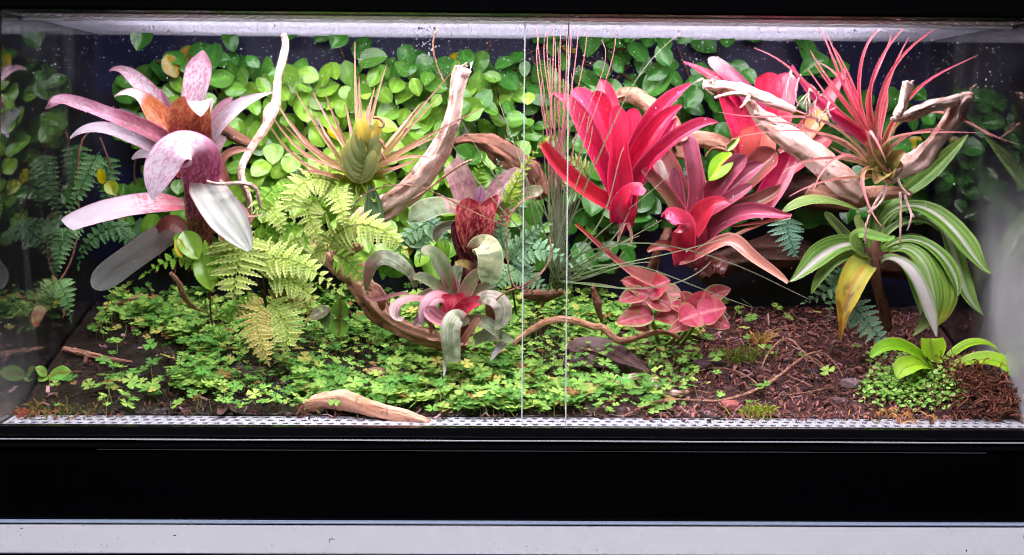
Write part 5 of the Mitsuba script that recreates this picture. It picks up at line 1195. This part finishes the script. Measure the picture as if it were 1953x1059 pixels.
fallen('dark brown wet dead leaf lying under the left end of the clover', [(455, 715), (480, 708), (510, 716)], [10, 24, 8], DL, .008)
fallen('brown upright dry leaf under the caladium', [(1300, 690), (1318, 672), (1322, 650)], [20, 24, 6], {'stops': [(0, (110, 70, 76)), (1, (150, 100, 100))]}, .003)


def chunk(label, px, py, ex, colr, seed, name='bark_chip', cat_='bark'):
    k_ = thing(name, label, cat_)
    r_ = np.random.default_rng(seed)
    m = trimesh.creation.icosphere(subdivisions=3)
    v = np.array(m.vertices) * ex
    v = v * (1 + .5 * (meshkit.fbm(v / np.max(ex) * 2.2 + seed, 3, seed) - .5))[:, None]
    v = np.sign(v) * np.minimum(np.abs(v), np.asarray(ex) * .82)
    a = r_.uniform(0, 3)
    v = v @ np.array([[math.cos(a), -math.sin(a), 0], [math.sin(a), math.cos(a), 0], [0, 0, 1]])
    c = lin(colr) * (.6 + .8 * meshkit.fbm(v * 400, 3, seed))[:, None]
    put(k_, (v + G(px, py) + [0, 0, ex[2] * .45], m.faces), 'vc_rough', True, None, c)


chunk('reddish bark chip lying at the front left of the moss tuft', 1392, 776, (.022, .013, .006), (150, 84, 80), 1)
chunk('grey bark chip at the right end of the dry twig', 1622, 738, (.016, .012, .008), (120, 96, 100), 2)
chunk('dark bark chip right of the front moss tuft', 1600, 770, (.014, .010, .006), (90, 66, 70), 3)
chunk('black bark chip behind the dry twig', 1560, 712, (.018, .010, .005), (60, 46, 50), 4)
chunk('dark bark chip beside the caladium stems', 1350, 700, (.03, .018, .008), (66, 48, 50), 5)

# ------------------------------------------------------------------ ground cover


def proj(p):
    d = np.asarray(p) - CAM
    z = d @ fw
    return W / 2 + F * (d @ rt) / z, YH - F * (d @ up) / z


def clover_leaf(r, c, R, lobes, n):
    a0 = r.uniform(0, 6.28)
    vs, fs = [(0, 0, 0)], []
    hw = math.pi / lobes
    for k_ in range(lobes):
        a = a0 + 2 * hw * k_
        o = len(vs)
        for rr, da, h in ((.52, -.8, .05), (.98, -.62, .12), (.88, 0, .05), (.98, .62, .12), (.52, .8, .05)):
            vs.append((rr * math.cos(a + da * hw), rr * math.sin(a + da * hw), h))
        fs += [(0, o, o + 1), (0, o + 1, o + 2), (0, o + 2, o + 3), (0, o + 3, o + 4)]
    v = np.array(vs) * R
    n = norm(n); e = norm(np.cross(n, [0.3, 1, .1])); g = np.cross(n, e)
    return v @ np.stack([e, g, n]) + c, np.array(fs)


r = np.random.default_rng(31)


def cdens(px, py):
    d = 0
    if px < 190:
        d = .22 if 600 < py < 740 else .10
    elif px < 330:
        d = .7 if py < 665 else .3
    elif px < 1090:
        d = 1.0
    elif px < 1180:
        d = .85
    elif px < 1330:
        d = .5 if py < 720 else .28
    elif px < 1480:
        d = .05
    else:
        d = .008
    for cx, cy, rx, ry, f in ((235, 700, 130, 60, .25), (690, 705, 60, 40, .4), (430, 780, 160, 22, .25), (480, 700, 60, 25, .5), (1150, 700, 80, 30, .5)):
        if ((px - cx) / rx) ** 2 + ((py - cy) / ry) ** 2 < 1:
            d *= f
    return d


items, stems = [], []
while len(items) < 4800:
    x, y = r.uniform(-.57, .5), r.uniform(.05, .44)
    z0 = float(soil_z(x, y)) if y > .06 else .002
    px, py = proj((x, y, z0))
    cl = meshkit.noise(np.array([[x * 28, y * 28, 0]]), 5)[0]
    if r.random() > cdens(px, py) * (.30 + 1.3 * cl ** 1.3) or (y < .06 and r.random() > .25):
        continue
    h = abs(r.normal(0, .010)) + .003 + .010 * cl
    c = np.array([x, y, z0 + h])
    R = r.uniform(.0062, .0116) if meshkit.noise(np.array([[x * 16 + 9, y * 16, 3]]), 8)[0] > .42 else r.uniform(.0036, .0066)
    n = np.array([r.normal(0, .28), r.normal(-.25, .28), 1])
    v, f = clover_leaf(r, c, R, 4 if r.random() < .55 else 3, n)
    t = r.random()
    base = lin((92, 156, 54)) * (1 - t) + lin((178, 212, 104)) * t
    q = r.random()
    if q < .2:
        base = lin((96, 150, 84))
    elif q < .25:
        base = lin((196, 190, 90))
    elif q < .28:
        base = lin((150, 110, 70))
    cc = np.clip(base * r.uniform(.75, 1.1) * CT, 0, .9) * np.linspace(1, 1, len(v))[:, None]
    cc = cc.copy(); cc[0] = cc[0] * 1.25
    items.append((v, f, cc))
    if r.random() < .35:
        a = np.array([x + r.normal(0, .006), y + r.normal(0, .006), z0])
        vv, ff, _ = tube([a, (a + c) / 2 + r.normal(0, .002, 3), c - [0, 0, .0006]], .0005, sides=3, n=4, cap=False)
        stems.append((vv, ff, lin((130, 140, 70)) * .8))
v, f, c = cat(items)
put('clover_ground_cover__leaves', (v, f), 'leaf_matte', False, None, c)
v, f, c = cat(stems)
put('clover_ground_cover__stems', (v, f), 'vc_rough', True, None, c)
tag('clover_ground_cover', 'bright green clover like ground cover spread over the soil', 'ground cover', kind='stuff')
tag('clover_ground_cover__leaves', kind='stuff'); tag('clover_ground_cover__stems', kind='stuff')

items = []
while len(items) < 900:
    px, py = r.uniform(1630, 1850), r.uniform(668, 796)
    a = ((px - 1738) / 105) ** 2 + ((py - 752) / 40) ** 2
    b = ((px - 1700) / 55) ** 2 + ((py - 694) / 22) ** 2
    if r.random() > (1.0 if a < .8 else .3 if a < 1.1 else .55 if b < 1 else 0):
        continue
    g = G(px, py)
    c = g + [0, 0, abs(r.normal(0, .007)) + .002 + .010 * max(0, 1 - a)]
    n = norm(np.array([r.normal(0, .4), r.normal(-.35, .4), 1]))
    d = norm(np.cross(n, r.normal(0, 1, 3)))
    sz = r.uniform(.0045, .0085)
    t = r.random()
    co = lin((126, 190, 74)) * (1 - t) + lin((190, 226, 130)) * t
    V, Fc, _, col = broad(c - d * sz / 2, c + d * sz / 2, sz * .82, {'stops': [(0, (100, 170, 70)), (1, (100, 170, 70))]}, n, notch=.05, power=.8, nv=5, nu=3, seed=3)
    items.append((V, Fc, np.broadcast_to(np.clip(co * CT * r.uniform(.8, 1.1), 0, .9), V.shape)))
v, f, c = cat(items)
put('creeping_ground_cover', (v, f), 'leaf_soft', True, None, c)
tag('creeping_ground_cover', 'cushion of tiny round green leaves at the right front corner', 'ground cover', kind='stuff')

items = []
for _ in range(7500):
    x, y = r.uniform(-.58, .6), r.uniform(.062, .43) if r.random() > .035 else .062 - abs(r.normal(0, .014))
    if y < .008:
        continue
    z0 = float(soil_z(x, y))
    if y < .062:
        z0 = .0012
    px, py = proj((x, y, z0))
    dens = 1.0 if px > 1230 else .35 if px > 300 else .2
    if r.random() > dens:
        continue
    L, wd, th = r.uniform(.004, .017), r.uniform(.0006, .0022), r.uniform(.0005, .0012)
    if r.random() < .12:
        wd *= 2.6
    m = np.array([[i, j, k_] for i in (-1, 0, 1) for j in (-1, 1) for k_ in (-1, 1)], float) * [L / 2, wd / 2, th]
    m[:, 2] += r.normal(0, .25) * L * (np.abs(m[:, 0]) < 1e-9)
    a = r.uniform(0, 3.14); b = r.normal(0, .3)
    R1 = np.array([[math.cos(b), 0, -math.sin(b)], [0, 1, 0], [math.sin(b), 0, math.cos(b)]]); R2 = np.array([[math.cos(a), -math.sin(a), 0], [math.sin(a), math.cos(a), 0], [0, 0, 1]])
    q = [[0, 1, 3, 2], [8, 10, 11, 9]]
    for o in (0, 4):
        q += [[o, o + 4, o + 5, o + 1], [o + 2, o + 3, o + 7, o + 6], [o, o + 2, o + 6, o + 4], [o + 1, o + 5, o + 7, o + 3]]
    q = np.array(q)
    f = np.vstack([q[:, [0, 1, 2]], q[:, [0, 2, 3]]])
    t = r.random()
    co = lin((84, 42, 44)) * (1 - t) + lin((168, 104, 104)) * t if px > 1200 else lin((50, 36, 30)) * (1 - t) + lin((110, 72, 56)) * t
    if r.random() < .12:
        co = lin((176, 134, 136))
    elif r.random() < .2:
        co = lin((48, 32, 36))
    items.append(((m @ R1.T) @ R2.T + [x, y, z0 + .0015 + r.uniform(0, .003)], f, co * r.uniform(.7, 1.1)))
v, f, c = cat(items)
put('bark_mulch', (v, f), 'vc_rough', False, None, c)
tag('bark_mulch', 'shredded reddish brown bark mulch scattered over the soil', 'mulch', kind='stuff')

# brown fibre mound under the lime rosette
items = []
for _ in range(1000):
    px, py = r.uniform(1780, 1950), r.uniform(700, 794)
    if py < 700 + (px - 1800) * .42 - 12 or (px < 1850 and py > 745 and r.random() < .7):
        continue
    g = G(px, py) + [0, 0, r.uniform(-.002, .012)]
    q = [g]
    d = norm(r.normal(0, 1, 3) * [1, .6, .5])
    for _k in range(4):
        d = norm(d + r.normal(0, .6, 3)); q.append(q[-1] + d * r.uniform(.004, .009))
    vv, ff, _ = tube(q, r.uniform(.0004, .0011), sides=4, n=10, cap=False)
    t = r.random()
    items.append((vv, ff, (lin((62, 36, 26)) * (1 - t) + lin((134, 84, 56)) * t)))
v, f, c = cat(items)
put('coir_fibre', (v, f), 'vc_rough', True, None, c)
tag('coir_fibre', 'matted brown coir fibre mound in the right front corner', 'fibre', kind='stuff')


def moss(label, px, py, n, spread, hgt, cols, seed, name='moss_tuft'):
    k_ = thing(name, label, 'moss')
    r_ = np.random.default_rng(seed)
    it = []
    for _ in range(n):
        g = G(px + r_.normal(0, spread), py + r_.normal(0, spread * .22))
        d = norm(np.array([r_.normal(0, .6), r_.normal(-.2, .5), 1]))
        L = hgt * r_.uniform(.5, 1.1)
        e = g + d * L + [r_.normal(0, .25) * L, 0, -.15 * L]
        c0 = lin(cols[r_.integers(len(cols))])
        V, Fc, UV, col = strap([g, (g + e) / 2 + [0, 0, .2 * L], e], [.0012, .0018, .0003], {'stops': [(0, (60, 60, 30)), (1, (60, 60, 30))]}, metric=True, nv=6, nu=3, chan=.5, rnd=False)
        it.append((V, Fc, c0 * r_.uniform(.7, 1.1)))
    v_, f_, c_ = cat(it)
    part(k_, 'strands', (v_, f_), 'leaf_matte', True, color=c_)
    tag(k_ + '__strands', kind='stuff')


moss('tuft of green moss with straw coloured tops right of the caladium', 1412, 688, 130, 26, .022, ((110, 120, 50), (90, 110, 44), (130, 130, 60)), 1)
moss('straw yellow moss tips standing behind the green moss tuft', 1448, 660, 60, 9, .03, ((206, 160, 100), (190, 140, 80), (120, 120, 50)), 2)
moss('yellow green moss tuft at the front edge of the bark', 1442, 792, 110, 16, .018, ((160, 160, 40), (130, 150, 40), (190, 176, 70)), 3)
moss('thin dark moss sprigs at the front left corner', 110, 786, 150, 42, .012, ((110, 100, 50), (80, 90, 40), (150, 110, 70)), 4)
moss('straw coloured roots in front of the cushion of tiny leaves', 1715, 797, 60, 36, .014, ((206, 150, 90), (190, 130, 80)), 5)
moss('reddish dry moss in the far left front corner', 48, 792, 50, 12, .010, ((170, 90, 60), (150, 80, 60)), 6)

flush()
